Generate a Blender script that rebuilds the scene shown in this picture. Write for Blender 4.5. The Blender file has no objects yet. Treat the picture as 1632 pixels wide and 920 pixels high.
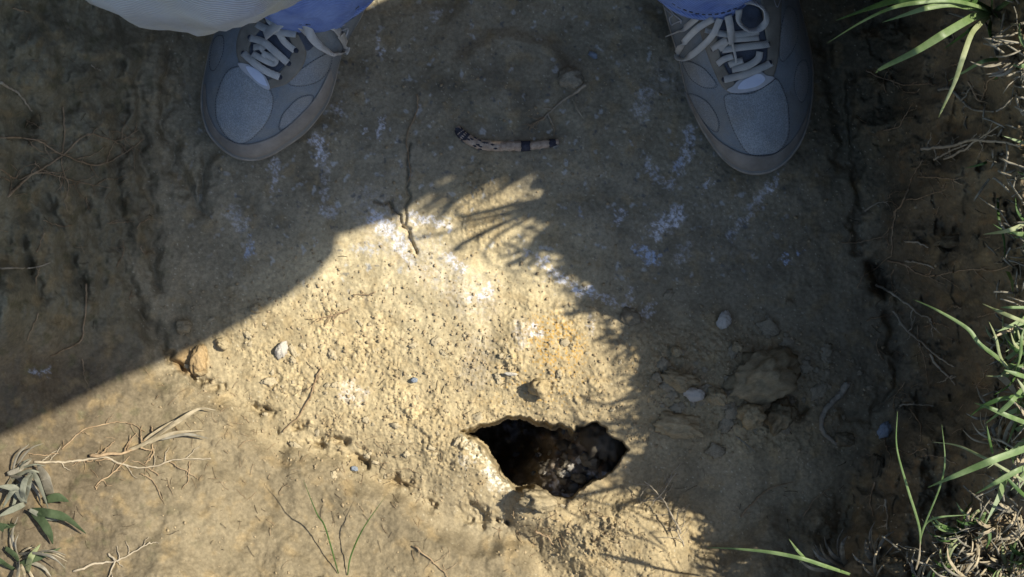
import bpy, bmesh, math, random
import numpy as np
from mathutils import Vector, Matrix
random.seed(7)
rng = np.random.default_rng(11)
R = math.radians
C = bpy.context.scene.collection
SC = bpy.context.scene

# ------------------------------------------------------------------ camera, sky, sun, exposure
H = 0.85                      # camera height above the pit floor (m)
WID = 0.92                    # floor width seen by the camera (m)
S = WID / 1632.0
cam_d = bpy.data.cameras.new("camera")
cam_d.sensor_width = 36
cam_d.lens = 36 * H / WID
cam_d.clip_start = 0.01
cam_d.clip_end = 500
cam = bpy.data.objects.new("camera", cam_d)
cam.location = (0, 0, H)
C.objects.link(cam)
SC.camera = cam

SUN_EL = 47.0
SUN_AZ = (0.942, 0.335)       # horizontal direction towards the sun
az = math.atan2(SUN_AZ[1], SUN_AZ[0])
sun_vec = Vector((math.cos(az) * math.cos(R(SUN_EL)), math.sin(az) * math.cos(R(SUN_EL)), math.sin(R(SUN_EL))))
w = bpy.data.worlds.new("World")
SC.world = w
w.use_nodes = True
nt = w.node_tree
nt.nodes.clear()
sky = nt.nodes.new("ShaderNodeTexSky")
sky.sky_type = 'NISHITA'
sky.sun_disc = False
sky.sun_elevation = R(SUN_EL)
sky.sun_rotation = math.pi / 2 - az
bg = nt.nodes.new("ShaderNodeBackground")
bg.inputs[1].default_value = 0.14
wo = nt.nodes.new("ShaderNodeOutputWorld")
nt.links.new(sky.outputs[0], bg.inputs[0])
nt.links.new(bg.outputs[0], wo.inputs[0])
sd = bpy.data.lights.new("sun", 'SUN')
sd.energy = 5.0
sd.angle = R(0.6)
sd.color = (1.0, 0.93, 0.80)
sun = bpy.data.objects.new("sun", sd)
sun.rotation_euler = sun_vec.to_track_quat('Z', 'Y').to_euler()
sun.location = (2, 1, 3)
C.objects.link(sun)
SC.view_settings.view_transform = 'Standard'
SC.view_settings.look = 'None'
SC.view_settings.exposure = 0.66
SC.view_settings.gamma = 1

# ------------------------------------------------------------------ numeric helpers
def unproj(px, py, z):
    """world point at height z seen at photo pixel (px, py)"""
    k = (1 - z / H) * S
    return (px - 816) * k, (460 - py) * k, z

_perm = rng.permutation(512)
_perm = np.concatenate([_perm, _perm])
_ga = rng.uniform(0, 2 * np.pi, 512)
_gx, _gy = np.cos(_ga), np.sin(_ga)
def perlin(x, y, seed=0):
    x = x + seed * 17.31
    y = y + seed * 9.17
    xi = np.floor(x).astype(np.int64); yi = np.floor(y).astype(np.int64)
    xf = x - xi; yf = y - yi
    u = xf * xf * xf * (xf * (xf * 6 - 15) + 10)
    v = yf * yf * yf * (yf * (yf * 6 - 15) + 10)
    def g(ix, iy, dx, dy):
        h = _perm[(_perm[ix & 511] + iy) & 511]
        return _gx[h] * dx + _gy[h] * dy
    a = g(xi, yi, xf, yf); b = g(xi + 1, yi, xf - 1, yf)
    c = g(xi, yi + 1, xf, yf - 1); d = g(xi + 1, yi + 1, xf - 1, yf - 1)
    return ((a + (b - a) * u) * (1 - v) + (c + (d - c) * u) * v) * 1.4
def fbm(x, y, octaves, seed=0, gain=0.5):
    s = 0.0; a = 1.0
    for i in range(octaves):
        s = s + a * perlin(x, y, seed + i)
        x = x * 2.03; y = y * 2.03; a *= gain
    return s
def worley(x, y, seed=0):
    xi = np.floor(x).astype(np.int64); yi = np.floor(y).astype(np.int64)
    f1 = np.full(x.shape, 9.0); f2 = np.full(x.shape, 9.0); cid = np.zeros(x.shape)
    for dx in (-1, 0, 1):
        for dy in (-1, 0, 1):
            h = _perm[(_perm[(xi + dx + seed * 13) & 511] + yi + dy) & 511]
            h2 = _perm[(h + 77) & 511]
            px_ = xi + dx + h / 512.0; py_ = yi + dy + h2 / 512.0
            d = np.sqrt((px_ - x) ** 2 + (py_ - y) ** 2)
            m = d < f1
            f2 = np.where(m, f1, np.minimum(f2, d))
            cid = np.where(m, h / 512.0, cid)
            f1 = np.where(m, d, f1)
    return f1, f2, cid
def sst(a, b, x):
    t = np.clip((x - a) / (b - a), 0, 1)
    return t * t * (3 - 2 * t)
def sdf(poly, x, y):
    """signed distance to polygon, negative inside"""
    d = np.full(np.shape(x), 1e18); inside = np.zeros(np.shape(x), bool)
    n = len(poly)
    for i in range(n):
        ax, ay = poly[i]; bx, by = poly[(i + 1) % n]
        ex, ey = bx - ax, by - ay
        t = np.clip(((x - ax) * ex + (y - ay) * ey) / (ex * ex + ey * ey + 1e-12), 0, 1)
        dd = (x - ax - t * ex) ** 2 + (y - ay - t * ey) ** 2
        d = np.minimum(d, dd)
        c = ((ay > y) != (by > y)) & (x < (bx - ax) * (y - ay) / ((by - ay) if by != ay else 1e-9) + ax)
        inside ^= c
    d = np.sqrt(d)
    return np.where(inside, -d, d)
def dline(pts, x, y):
    d = np.full(np.shape(x), 1e18)
    for (ax, ay), (bx, by) in zip(pts[:-1], pts[1:]):
        ex, ey = bx - ax, by - ay
        t = np.clip(((x - ax) * ex + (y - ay) * ey) / (ex * ex + ey * ey + 1e-12), 0, 1)
        d = np.minimum(d, (x - ax - t * ex) ** 2 + (y - ay - t * ey) ** 2)
    return np.sqrt(d)
def ell(x, y, cx, cy, rx, ry, ang=0):
    c, s = math.cos(R(ang)), math.sin(R(ang))
    dx, dy = x - cx, y - cy
    return np.sqrt(((dx * c + dy * s) / rx) ** 2 + ((-dx * s + dy * c) / ry) ** 2)
def catmull(pts, n, closed=False):
    pts = [np.array(p, float) for p in pts]
    out = []; N = len(pts)
    segs = N if closed else N - 1
    for i in range(segs):
        if closed:
            p0, p1, p2, p3 = pts[(i - 1) % N], pts[i], pts[(i + 1) % N], pts[(i + 2) % N]
        else:
            p1, p2 = pts[i], pts[i + 1]
            p0 = pts[i - 1] if i > 0 else 2 * p1 - p2
            p3 = pts[i + 2] if i + 2 < N else 2 * p2 - p1
        for k in range(n):
            t = k / n
            out.append(0.5 * ((2 * p1) + (-p0 + p2) * t + (2 * p0 - 5 * p1 + 4 * p2 - p3) * t * t + (-p0 + 3 * p1 - 3 * p2 + p3) * t ** 3))
    if not closed: out.append(pts[-1])
    return out

# ------------------------------------------------------------------ object helpers
def tag(o, label=None, cat=None, group=None, kind=None):
    if label: o["label"] = label
    if cat: o["category"] = cat
    if group: o["group"] = group
    if kind: o["kind"] = kind
    return o
def mesh_obj(name, verts, faces, mat, parent=None, smooth=True):
    me = bpy.data.meshes.new(name)
    me.from_pydata([tuple(map(float, v)) for v in verts], [], [tuple(map(int, f)) for f in faces])
    me.materials.append(mat)
    if smooth: me.polygons.foreach_set("use_smooth", [True] * len(me.polygons))
    me.update()
    o = bpy.data.objects.new(name, me)
    C.objects.link(o)
    if parent: o.parent = parent
    return o
def empty(name, loc=(0, 0, 0)):
    o = bpy.data.objects.new(name, None)
    o.empty_display_size = 0.02
    o.location = loc
    C.objects.link(o)
    return o
class MB:
    def __init__(s): s.v = []; s.f = []
    def add(s, v, f):
        n = len(s.v); s.v += [tuple(p) for p in v]; s.f += [tuple(i + n for i in q) for q in f]
    def build(s, name, mat, parent=None, smooth=True, origin=None):
        v = s.v
        if origin is not None:
            v = [(p[0] - origin[0], p[1] - origin[1], p[2] - origin[2]) for p in v]
        o = mesh_obj(name, v, s.f, mat, parent, smooth)
        if origin is not None: o.location = origin
        return o
def frames(pts):
    P = [Vector(p) for p in pts]
    fr = []
    up = Vector((0, 0, 1))
    for i in range(len(P)):
        t = (P[min(i + 1, len(P) - 1)] - P[max(i - 1, 0)])
        if t.length < 1e-9: t = Vector((1, 0, 0))
        t.normalize()
        sd_ = t.cross(up)
        if sd_.length < 1e-3: sd_ = t.cross(Vector((0, 1, 0)))
        sd_.normalize()
        n = sd_.cross(t).normalized()
        fr.append((P[i], t, sd_, n))
    return fr
def tube(mb, pts, radii, k=6):
    fr = frames(pts); v = []; f = []
    n = len(fr)
    for i, (p, t, s_, nn) in enumerate(fr):
        r = radii[i] if hasattr(radii, '__len__') else radii
        for j in range(k):
            a = 2 * math.pi * j / k
            v.append(p + s_ * math.cos(a) * r + nn * math.sin(a) * r)
    for i in range(n - 1):
        for j in range(k):
            f.append((i * k + j, i * k + (j + 1) % k, (i + 1) * k + (j + 1) % k, (i + 1) * k + j))
    f.append(tuple(range(k))[::-1]); f.append(tuple((n - 1) * k + j for j in range(k)))
    mb.add(v, f)
def ribbon(mb, pts, width, thick, taper=None, vee=0.0, roll=0.0):
    """flat strap or blade with real thickness; section left-top-right-bottom"""
    fr = frames(pts); v = []; f = []; n = len(fr)
    for i, (p, t, s_, nn) in enumerate(fr):
        wv = width * (taper(i / (n - 1)) if taper else 1.0) * 0.5
        th = thick * 0.5
        ro = roll(i / (n - 1)) if callable(roll) else roll
        c, s2 = math.cos(ro), math.sin(ro)
        a = s_ * c + nn * s2; b = nn * c - s_ * s2
        v += [p - a * wv, p - a * wv * 0.9 + b * th, p + b * (th - vee * wv), p + a * wv * 0.9 + b * th, p + a * wv,
              p + a * wv * 0.9 - b * th, p - b * (th + vee * wv), p - a * wv * 0.9 - b * th]
    k = 8
    for i in range(n - 1):
        for j in range(k):
            f.append((i * k + j, i * k + (j + 1) % k, (i + 1) * k + (j + 1) % k, (i + 1) * k + j))
    f.append(tuple(range(k))[::-1]); f.append(tuple((n - 1) * k + j for j in range(k)))
    mb.add(v, f)

# ------------------------------------------------------------------ materials
def new_mat(name):
    m = bpy.data.materials.new(name); m.use_nodes = True
    n = m.node_tree.nodes; l = m.node_tree.links
    b = n["Principled BSDF"]
    b.inputs["Specular IOR Level"].default_value = 0.2
    return m, n, l, b
def noise_mat(name, c1, c2, scale=60, rough=0.85, bump=0.3, bscale=None, bdist=0.001, spec=0.2, transl=0.0, detail=6):
    m, n, l, b = new_mat(name)
    tc = n.new("ShaderNodeTexCoord")
    nz = n.new("ShaderNodeTexNoise"); nz.inputs["Scale"].default_value = scale; nz.inputs["Detail"].default_value = detail
    nz.inputs["Roughness"].default_value = 0.65
    l.new(tc.outputs["Object"], nz.inputs["Vector"])
    cr = n.new("ShaderNodeValToRGB")
    cr.color_ramp.elements[0].position = 0.32; cr.color_ramp.elements[1].position = 0.68
    cr.color_ramp.elements[0].color = (*c1, 1); cr.color_ramp.elements[1].color = (*c2, 1)
    l.new(nz.outputs["Fac"], cr.inputs[0])
    l.new(cr.outputs[0], b.inputs["Base Color"])
    b.inputs["Roughness"].default_value = rough
    b.inputs["Specular IOR Level"].default_value = spec
    if bump:
        nb = n.new("ShaderNodeTexNoise"); nb.inputs["Scale"].default_value = bscale or scale * 5; nb.inputs["Detail"].default_value = 5
        l.new(tc.outputs["Object"], nb.inputs["Vector"])
        bp = n.new("ShaderNodeBump"); bp.inputs["Strength"].default_value = bump; bp.inputs["Distance"].default_value = bdist
        l.new(nb.outputs["Fac"], bp.inputs["Height"]); l.new(bp.outputs[0], b.inputs["Normal"])
    if transl:
        tr = n.new("ShaderNodeBsdfTranslucent"); l.new(cr.outputs[0], tr.inputs[0])
        mx = n.new("ShaderNodeMixShader"); mx.inputs[0].default_value = transl
        out = n["Material Output"]
        l.new(b.outputs[0], mx.inputs[1]); l.new(tr.outputs[0], mx.inputs[2]); l.new(mx.outputs[0], out.inputs[0])
    return m
def ground_mat(name="soil", k=1.0):
    m, n, l, b = new_mat(name)
    at = n.new("ShaderNodeAttribute"); at.attribute_name = "albedo"
    tc = n.new("ShaderNodeTexCoord")
    def nz(scale, detail=6, rough=0.65):
        q = n.new("ShaderNodeTexNoise"); q.inputs["Scale"].default_value = scale * k; q.inputs["Detail"].default_value = detail
        q.inputs["Roughness"].default_value = rough
        l.new(tc.outputs["Object"], q.inputs["Vector"]); return q
    n1 = nz(28); n2 = nz(300, 5, 0.7); n3 = nz(900, 3, 0.7)
    def ramp(src, lo, hi, a, c):
        r = n.new("ShaderNodeMapRange"); r.inputs[1].default_value = lo; r.inputs[2].default_value = hi
        r.inputs[3].default_value = a; r.inputs[4].default_value = c
        l.new(src.outputs["Fac"], r.inputs[0]); return r
    r1 = ramp(n1, .3, .7, .82, 1.18); r2 = ramp(n2, .3, .7, .72, 1.28)
    mu = n.new("ShaderNodeMath"); mu.operation = 'MULTIPLY'
    l.new(r1.outputs[0], mu.inputs[0]); l.new(r2.outputs[0], mu.inputs[1])
    vm = n.new("ShaderNodeVectorMath"); vm.operation = 'SCALE'
    l.new(at.outputs["Color"], vm.inputs[0]); l.new(mu.outputs[0], vm.inputs["Scale"])
    l.new(vm.outputs[0], b.inputs["Base Color"])
    b.inputs["Roughness"].default_value = 0.95
    b.inputs["Specular IOR Level"].default_value = 0.12
    ad = n.new("ShaderNodeMath"); ad.operation = 'MULTIPLY_ADD'; ad.inputs[1].default_value = 0.35
    l.new(n3.outputs["Fac"], ad.inputs[0]); l.new(n2.outputs["Fac"], ad.inputs[2])
    bp = n.new("ShaderNodeBump"); bp.inputs["Strength"].default_value = 0.5; bp.inputs["Distance"].default_value = 0.0010
    l.new(ad.outputs[0], bp.inputs["Height"]); l.new(bp.outputs[0], b.inputs["Normal"])
    return m
M = {}
M['soil'] = ground_mat()
M['soil_clod'] = ground_mat("clod_earth", .02)
M['clod'] = noise_mat("clod_soil", (.33, .27, .175), (.50, .415, .275), 90, .95, .8, 500, .002, .1)
M['clod_grey'] = noise_mat("clod_soil_grey", (.20, .178, .135), (.34, .30, .225), 70, .95, .8, 450, .002, .1)
M['clod_dark'] = noise_mat("clod_soil_dark", (.12, .105, .08), (.22, .19, .145), 70, .95, .8, 450, .002, .1)
M['crumb'] = noise_mat("crumb_soil", (.22, .17, .10), (.42, .33, .20), 160, .95, .5, 900, .001, .1)
M['pebble_white'] = noise_mat("pebble_white", (.34, .31, .25), (.62, .58, .5), 160, .8, .5, 500, .0015, .3)
M['pebble_blue'] = noise_mat("pebble_blue", (.16, .19, .23), (.3, .34, .38), 160, .75, .4, 500, .001, .3)
M['pebble_dark'] = noise_mat("pebble_dark", (.05, .055, .06), (.13, .14, .15), 120, .7, .4, 500, .001, .35)
M['root'] = noise_mat("root", (.19, .13, .075), (.38, .28, .17), 140, .9, .5, 800, .0006, .1)
M['root_dark'] = noise_mat("root_dark", (.055, .042, .028), (.13, .10, .065), 140, .9, .5, 800, .0006, .1)
M['root_pale'] = noise_mat("root_pale", (.24, .20, .14), (.42, .36, .26), 140, .9, .5, 800, .0006, .1)
M['straw'] = noise_mat("straw", (.22, .18, .11), (.48, .41, .28), 90, .8, .4, 700, .0005, .2, .15)
M['straw_grey'] = noise_mat("straw_grey", (.12, .11, .08), (.33, .30, .23), 90, .85, .4, 700, .0005, .15, .12)
M['grass'] = noise_mat("grass", (.10, .17, .045), (.25, .33, .14), 70, .5, .2, 600, .0003, .45, .35)
M['grass_dark'] = noise_mat("grass_dark", (.03, .075, .015), (.08, .15, .03), 70, .55, .2, 600, .0003, .4, .3)
M['grass_yellow'] = noise_mat("grass_yellow", (.20, .24, .09), (.42, .45, .26), 70, .6, .2, 600, .0003, .3, .35)
for g_ in ('grass', 'grass_dark', 'grass_yellow'):
    for nd in M[g_].node_tree.nodes:
        if nd.type == 'VALTORGB':
            e_ = nd.color_ramp.elements.new(.76); e_.color = (.36, .31, .17, 1)
M['weed'] = noise_mat("weed_leaf", (.04, .062, .025), (.085, .115, .055), 90, .85, .5, 500, .0006, .25, .2)
M['weed_grey'] = noise_mat("weed_stalk_grey", (.12, .125, .09), (.24, .24, .18), 90, .85, .5, 500, .0006, .15, .1)

# ------------------------------------------------------------------ ground: one sheet, pit dug into it
FLOOR = [(285, -330), (300, 150), (262, 320), (245, 440), (262, 545), (330, 610), (420, 662), (520, 712), (600, 750), (690, 800),
         (780, 850), (900, 900), (1030, 900), (1150, 850), (1280, 790), (1385, 690), (1425, 590), (1392, 470), (1372, 350), (1356, 100), (1345, -330)]
HOLE = [(700 + a / 4.533, 620 + b / 4.533) for a, b in
        [(140, 310), (200, 285), (300, 250), (380, 235), (430, 220), (500, 190), (580, 190), (650, 205), (700, 235), (760, 240), (820, 262), (870, 250),
         (950, 268), (966, 300), (985, 270), (1060, 250), (1130, 232), (1190, 262), (1240, 340), (1330, 370), (1370, 430), (1320, 520), (1250, 600), (1180, 640), (1100, 680),
         (1020, 730), (960, 800), (900, 785), (800, 775), (770, 740), (700, 710), (640, 720), (600, 750), (540, 730), (470, 680), (430, 640), (400, 560),
         (350, 490), (320, 430), (260, 380), (190, 350)]]
CRACK_A = [(500 + a / 2.875, 250 + b / 2.875) for a, b in [(440, -60), (430, 20), (432, 90), (428, 150), (444, 185), (418, 230), (425, 290), (408, 318), (442, 330)]]
CRACK_B = [(500 + a / 2.875, 250 + b / 2.875) for a, b in [(280, 205), (310, 218), (350, 210), (365, 248), (398, 268), (402, 318), (436, 342), (440, 380), (462, 410), (471, 445)]]

def axis(lo, hi, step, far):
    mid = np.arange(lo, hi + step, step)
    g = step; ext = []; p = 0
    while p < far:
        g *= 1.22; p += g; ext.append(p)
    ext = np.array(ext)
    return np.concatenate([(lo - ext)[::-1], mid, hi + ext])
U1 = axis(-120, 1752, 1.55, 60000)
V1 = axis(-90, 1010, 1.55, 60000)
UU, VV = np.meshgrid(U1, V1)
sx = UU * 0.01; sy = VV * 0.01       # noise space: 1 unit = 100 px = 5.6 cm

def terrain(U, V):
    x, y = U * .01, V * .01
    wx = x + .25 * fbm(x * .9, y * .9, 3, 40); wy = y + .25 * fbm(x * .9, y * .9, 3, 50)
    d = sdf(FLOOR, wx * 100, wy * 100)
    dout = np.maximum(d, 0)
    # how fast the bank rises in each direction
    right = sst(1150, 1420, U); left = 1 - sst(120, 420, U); top = 1 - sst(-420, -250, V)
    bot = np.clip(1 - right - left, 0, 1)
    rr = (0.255 - .10 * sst(680, 880, V)) * sst(0, 265, dout) * (0.85 + .15 * sst(0, 90, dout))
    rl = 0.235 * sst(-40, 430, dout) - 0.235 * sst(-40, 430, 0 * dout)
    rb = 0.028 * sst(0, 60, dout) + 0.05 * sst(40, 300, dout) + .16 * sst(220, 900, dout)
    lowleft = sst(480, 640, V) * left
    rl = rl * (1 - .45 * lowleft)
    h = rr * right + (rl * left + rb * bot) * (1 - right)
    h = h * (1 - top) + 0.26 * sst(20, 420, dout) * top
    h = np.where(dout > 900, np.maximum(h, .235), h)
    far = sst(700, 1500, dout); h = h * (1 - far) + .245 * far
    nearf = 1 - sst(1300, 2500, dout)
    wall = sst(0, 60, dout)
    h = h + .055 * sst(430, 0, V) * (1 - sst(-500, -900, V)) * sst(1480, 1650, U) * (1 - sst(2200, 3200, U))  # hump added on the right rim to shape its cast shadow
    # floor undulation
    h = h + .004 * fbm(x * .7, y * .7, 3, 1) * (1 - wall)
    # spoil between the hole and the right bank, crumbly mound above the hole
    h = h + .016 * np.exp(-ell(U, V, 900, 590, 170, 95) ** 2) + .012 * np.exp(-ell(U, V, 1180, 610, 150, 80, 10) ** 2)
    h = h + .010 * np.exp(-ell(U, V, 640, 690, 190, 60, 20) ** 2)
    h = h + .010 * np.exp(-ell(U, V, 745, 745, 80, 60, 30) ** 2)
    h = h + .034 * np.exp(-ell(U, V, 985, 870, 110, 75) ** 4) + .02 * np.exp(-ell(U, V, 860, 815, 50, 35) ** 4)
    # slab-like hump between the shoes
    h = h + .007 * (1 - sst(.75, 1.05, ell(U, V, 815, 120, 95, 75) + .08 * fbm(x * 2, y * 2, 2, 9)))
    h = h + .004 * (1 - sst(.85, 1.0, ell(U, V, 880, 110, 200, 190) + .06 * fbm(x * 2, y * 2, 2, 19)))
    # walls: lumps and vertical grooves
    lw = wall * left * nearf; rw = wall * right * nearf; bw = wall * bot * nearf
    hi_left = lw * (1 - sst(470, 620, V))
    h = h + hi_left * (.007 * fbm(x * 2.0, y * .7, 3, 3) + .006 * fbm(x * 2.2, y * 1.8, 5, 5))
    h = h + lw * .003 * fbm(x * 2, y * 2, 5, 8)
    for gl in ([(190, 100), (192, 300), (189, 360), (196, 435), (222, 490), (260, 556)],
               [(222, 120), (226, 300), (243, 340), (247, 456)], [(270, 90), (262, 200), (290, 290), (316, 335), (332, 250)],
               [(80, 310), (110, 400), (140, 470)], [(30, 380), (60, 470)]):
        dg = dline(gl, U + 10 * fbm(x * 3, y * 3, 3, 21), V)
        h = h - .006 * np.exp(-(dg / 9) ** 2) + .004 * np.exp(-((dg - 24) / 16) ** 2)
    f1, f2, _ = worley(x * 2.6, y * 2.6, 4)
    h = h + rw * (.014 * fbm(x * 1.6, y * 1.6, 5, 12) - .006 * sst(.25, .7, fbm(x * 3, y * 2.2, 4, 31)))
    h = h + bw * (.004 * fbm(x * 1.4, y * 1.4, 5, 14)) 
    for gl, wd, dp in (([(1352, 120), (1362, 200), (1368, 300), (1370, 400)], 8, .009), ([(1395, 425), (1408, 455)], 12, .03),
                   ([(1418, 500), (1428, 570), (1422, 620), (1385, 668), (1345, 660)], 10, .008), ([(1250, 640), (1272, 655), (1290, 650)], 9, .012),
                   ([(1310, 60), (1330, 150), (1345, 260)], 14, .01)):
        dg = dline(gl, U + 12 * fbm(x * 3, y * 3, 3, 22), V + 8 * fbm(x * 3, y * 3, 2, 23))
        h = h - dp * np.exp(-(dg / wd) ** 2)
    # broken edge where crumbly spoil meets the smooth bank
    edge = dline([(268, 556), (300, 600), (400, 640), (480, 690), (560, 715), (620, 755), (700, 800), (800, 830)], U + 16 * fbm(x * 3, y * 3, 3, 25), V + 16 * fbm(x * 3, y * 3, 3, 26))
    brk = sst(-.25, .25, fbm(x * 2.4, y * 2.4, 3, 27))
    h = h - .011 * np.exp(-(edge / 9) ** 2) * brk
    # crumbly zones
    cr = np.clip(1.25 - ell(U, V, 700, 610, 430, 200, 8), 0, 1) * sst(400, 520, V + .3 * (U - 700) * 0) 
    cr = np.maximum(cr, np.clip(1.3 - ell(U, V, 1150, 620, 230, 110, 8), 0, 1))
    cr = np.maximum(cr, np.clip(1.4 - ell(U, V, 985, 860, 150, 90), 0, 1))
    cr = np.maximum(cr, .8 * np.clip(1.3 - ell(U, V, 770, 330, 60, 90), 0, 1))
    cr = np.maximum(cr, .5 * rw)
    cr = cr * (1 - .75 * np.exp(-ell(U, V, 690, 510, 110, 120) ** 2)) * .85
    mod = sst(-.35, .45, fbm(x * 1.3, y * 1.3, 3, 60))
    g1, g2, gc = worley(x * 12 + .6 * fbm(x * 6, y * 6, 2, 61), y * 12 + .6 * fbm(x * 6, y * 6, 2, 62), 2)
    k1, k2, kc = worley(x * 22, y * 22, 6)
    h = h + cr * mod * (.0038 * (np.clip(.75 - g1, 0, 1)) * (gc > .35) + .0034 * np.clip(.7 - k1, 0, 1) * (kc > .3)) + np.minimum(cr, .8) * .0012 * fbm(x * 14, y * 14, 3, 65, .7)
    h = h + cr * .0045 * fbm(x * 5, y * 5, 4, 63) * mod
    # upper right: spoil dark, rough
    h = h + .00045 * fbm(x * 12, y * 12, 3, 70, .6) + .0010 * fbm(x * 3, y * 3, 3, 75)
    # scrape marks on the lid, cracks
    h = h - .004 * np.exp(-(dline(CRACK_A, U + 2 * perlin(x * 14, y * 14, 80), V) / 2.2) ** 2)
    h = h - .006 * np.exp(-(dline(CRACK_B, U + 2 * perlin(x * 14, y * 14, 80), V + 2 * perlin(x * 14, y * 14, 81)) / 2.4) ** 2)
    # bed for the big clods
    # the hole
    ds = sdf(HOLE, U + 3 * fbm(x * 7, y * 7, 3, 90), V + 3 * fbm(x * 7, y * 7, 3, 91))
    h = h + .006 * np.exp(-(np.maximum(ds, 0) / 9) ** 2) * sst(860, 780, U) if False else h
    drop = 1 - sst(-4.5, .3, ds)
    h = h * (1 - drop) + (-.075) * drop
    return h, d, ds, cr, left, right, bot, wall

hh, dF, dS, CRm, Lm, Rm, Bm, Wm = terrain(UU, VV)
def ground_z(px, py):
    i = np.clip(np.searchsorted(U1, px) - 1, 0, len(U1) - 2); j = np.clip(np.searchsorted(V1, py) - 1, 0, len(V1) - 2)
    a = (px - U1[i]) / (U1[i + 1] - U1[i]); b = (py - V1[j]) / (V1[j + 1] - V1[j])
    return (hh[j, i] * (1 - a) + hh[j, i + 1] * a) * (1 - b) + (hh[j + 1, i] * (1 - a) + hh[j + 1, i + 1] * a) * b
def G(px, py, up=0.0):
    return unproj(px, py, float(ground_z(px, py)) + up)

# soil colours (some light is in them: sunlit centre lightened, lower left dimmed)
def mixc(a, b, t): return a * (1 - t[..., None]) + np.array(b) * t[..., None]
x, y = sx, sy
col = np.zeros(UU.shape + (3,)) + np.array((.27, .225, .155))
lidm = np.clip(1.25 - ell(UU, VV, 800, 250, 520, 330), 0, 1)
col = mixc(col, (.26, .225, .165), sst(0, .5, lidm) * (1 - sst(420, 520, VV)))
col = mixc(col, (.46, .385, .255), sst(0, .7, np.clip(1.3 - ell(UU, VV, 660, 520, 300, 200, -15), 0, 1)))  # pale dry soil, lightened further for the sunlit glow
col = mixc(col, (.35, .275, .165), sst(0, .6, CRm) * .6)
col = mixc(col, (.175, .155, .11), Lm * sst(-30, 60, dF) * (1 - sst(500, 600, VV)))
col = mixc(col, (.125, .10, .07), Lm * sst(0, 60, dF) * sst(500, 600, VV))  # lower left bank darkened in colour for the dimmer light there
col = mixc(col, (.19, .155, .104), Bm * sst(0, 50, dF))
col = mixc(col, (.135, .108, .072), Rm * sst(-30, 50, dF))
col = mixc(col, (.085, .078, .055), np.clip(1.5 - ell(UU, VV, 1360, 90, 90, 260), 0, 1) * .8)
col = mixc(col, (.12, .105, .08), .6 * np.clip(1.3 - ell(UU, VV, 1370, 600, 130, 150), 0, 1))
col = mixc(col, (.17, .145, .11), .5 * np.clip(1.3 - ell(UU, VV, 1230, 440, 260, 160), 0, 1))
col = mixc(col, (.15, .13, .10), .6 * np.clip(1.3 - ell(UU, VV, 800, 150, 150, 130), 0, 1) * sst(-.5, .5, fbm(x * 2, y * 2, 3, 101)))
# blotches
t = sst(-.1, .7, fbm(x * 1.5, y * 1.5, 4, 103)); col = col * (1 - .22 * t[..., None])
t = sst(.1, .8, fbm(x * 3.1, y * 3.1, 4, 104)); col = mixc(col, (.30, .215, .11), t * .35)
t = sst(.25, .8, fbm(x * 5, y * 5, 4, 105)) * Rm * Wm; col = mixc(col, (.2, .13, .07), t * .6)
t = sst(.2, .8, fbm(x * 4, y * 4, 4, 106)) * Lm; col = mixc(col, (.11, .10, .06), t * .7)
# orange grains above the hole
k1, k2, kc = worley(x * 24, y * 24, 9)
og = np.clip(1.2 - ell(UU, VV, 885, 545, 55, 45, 40), 0, 1) * (k1 < .42) * (kc > .45)
col = mixc(col, (.42, .24, .05), np.clip(og * 1.5, 0, .8))
og = np.clip(1.1 - ell(UU, VV, 860, 610, 110, 60), 0, 1) * (k1 < .38) * (kc > .8)
col = mixc(col, (.42, .25, .06), np.clip(og, 0, .7))
og = np.clip(1.2 - ell(UU, VV, 305, 575, 26, 22), 0, 1)
col = mixc(col, (.38, .24, .11), np.clip(og * 1.5, 0, .5))
# pale grit everywhere
col = mixc(col, (.55, .5, .4), ((kc > .965) & (k1 < .25)) * .55 * (1 - .8 * Wm))
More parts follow.
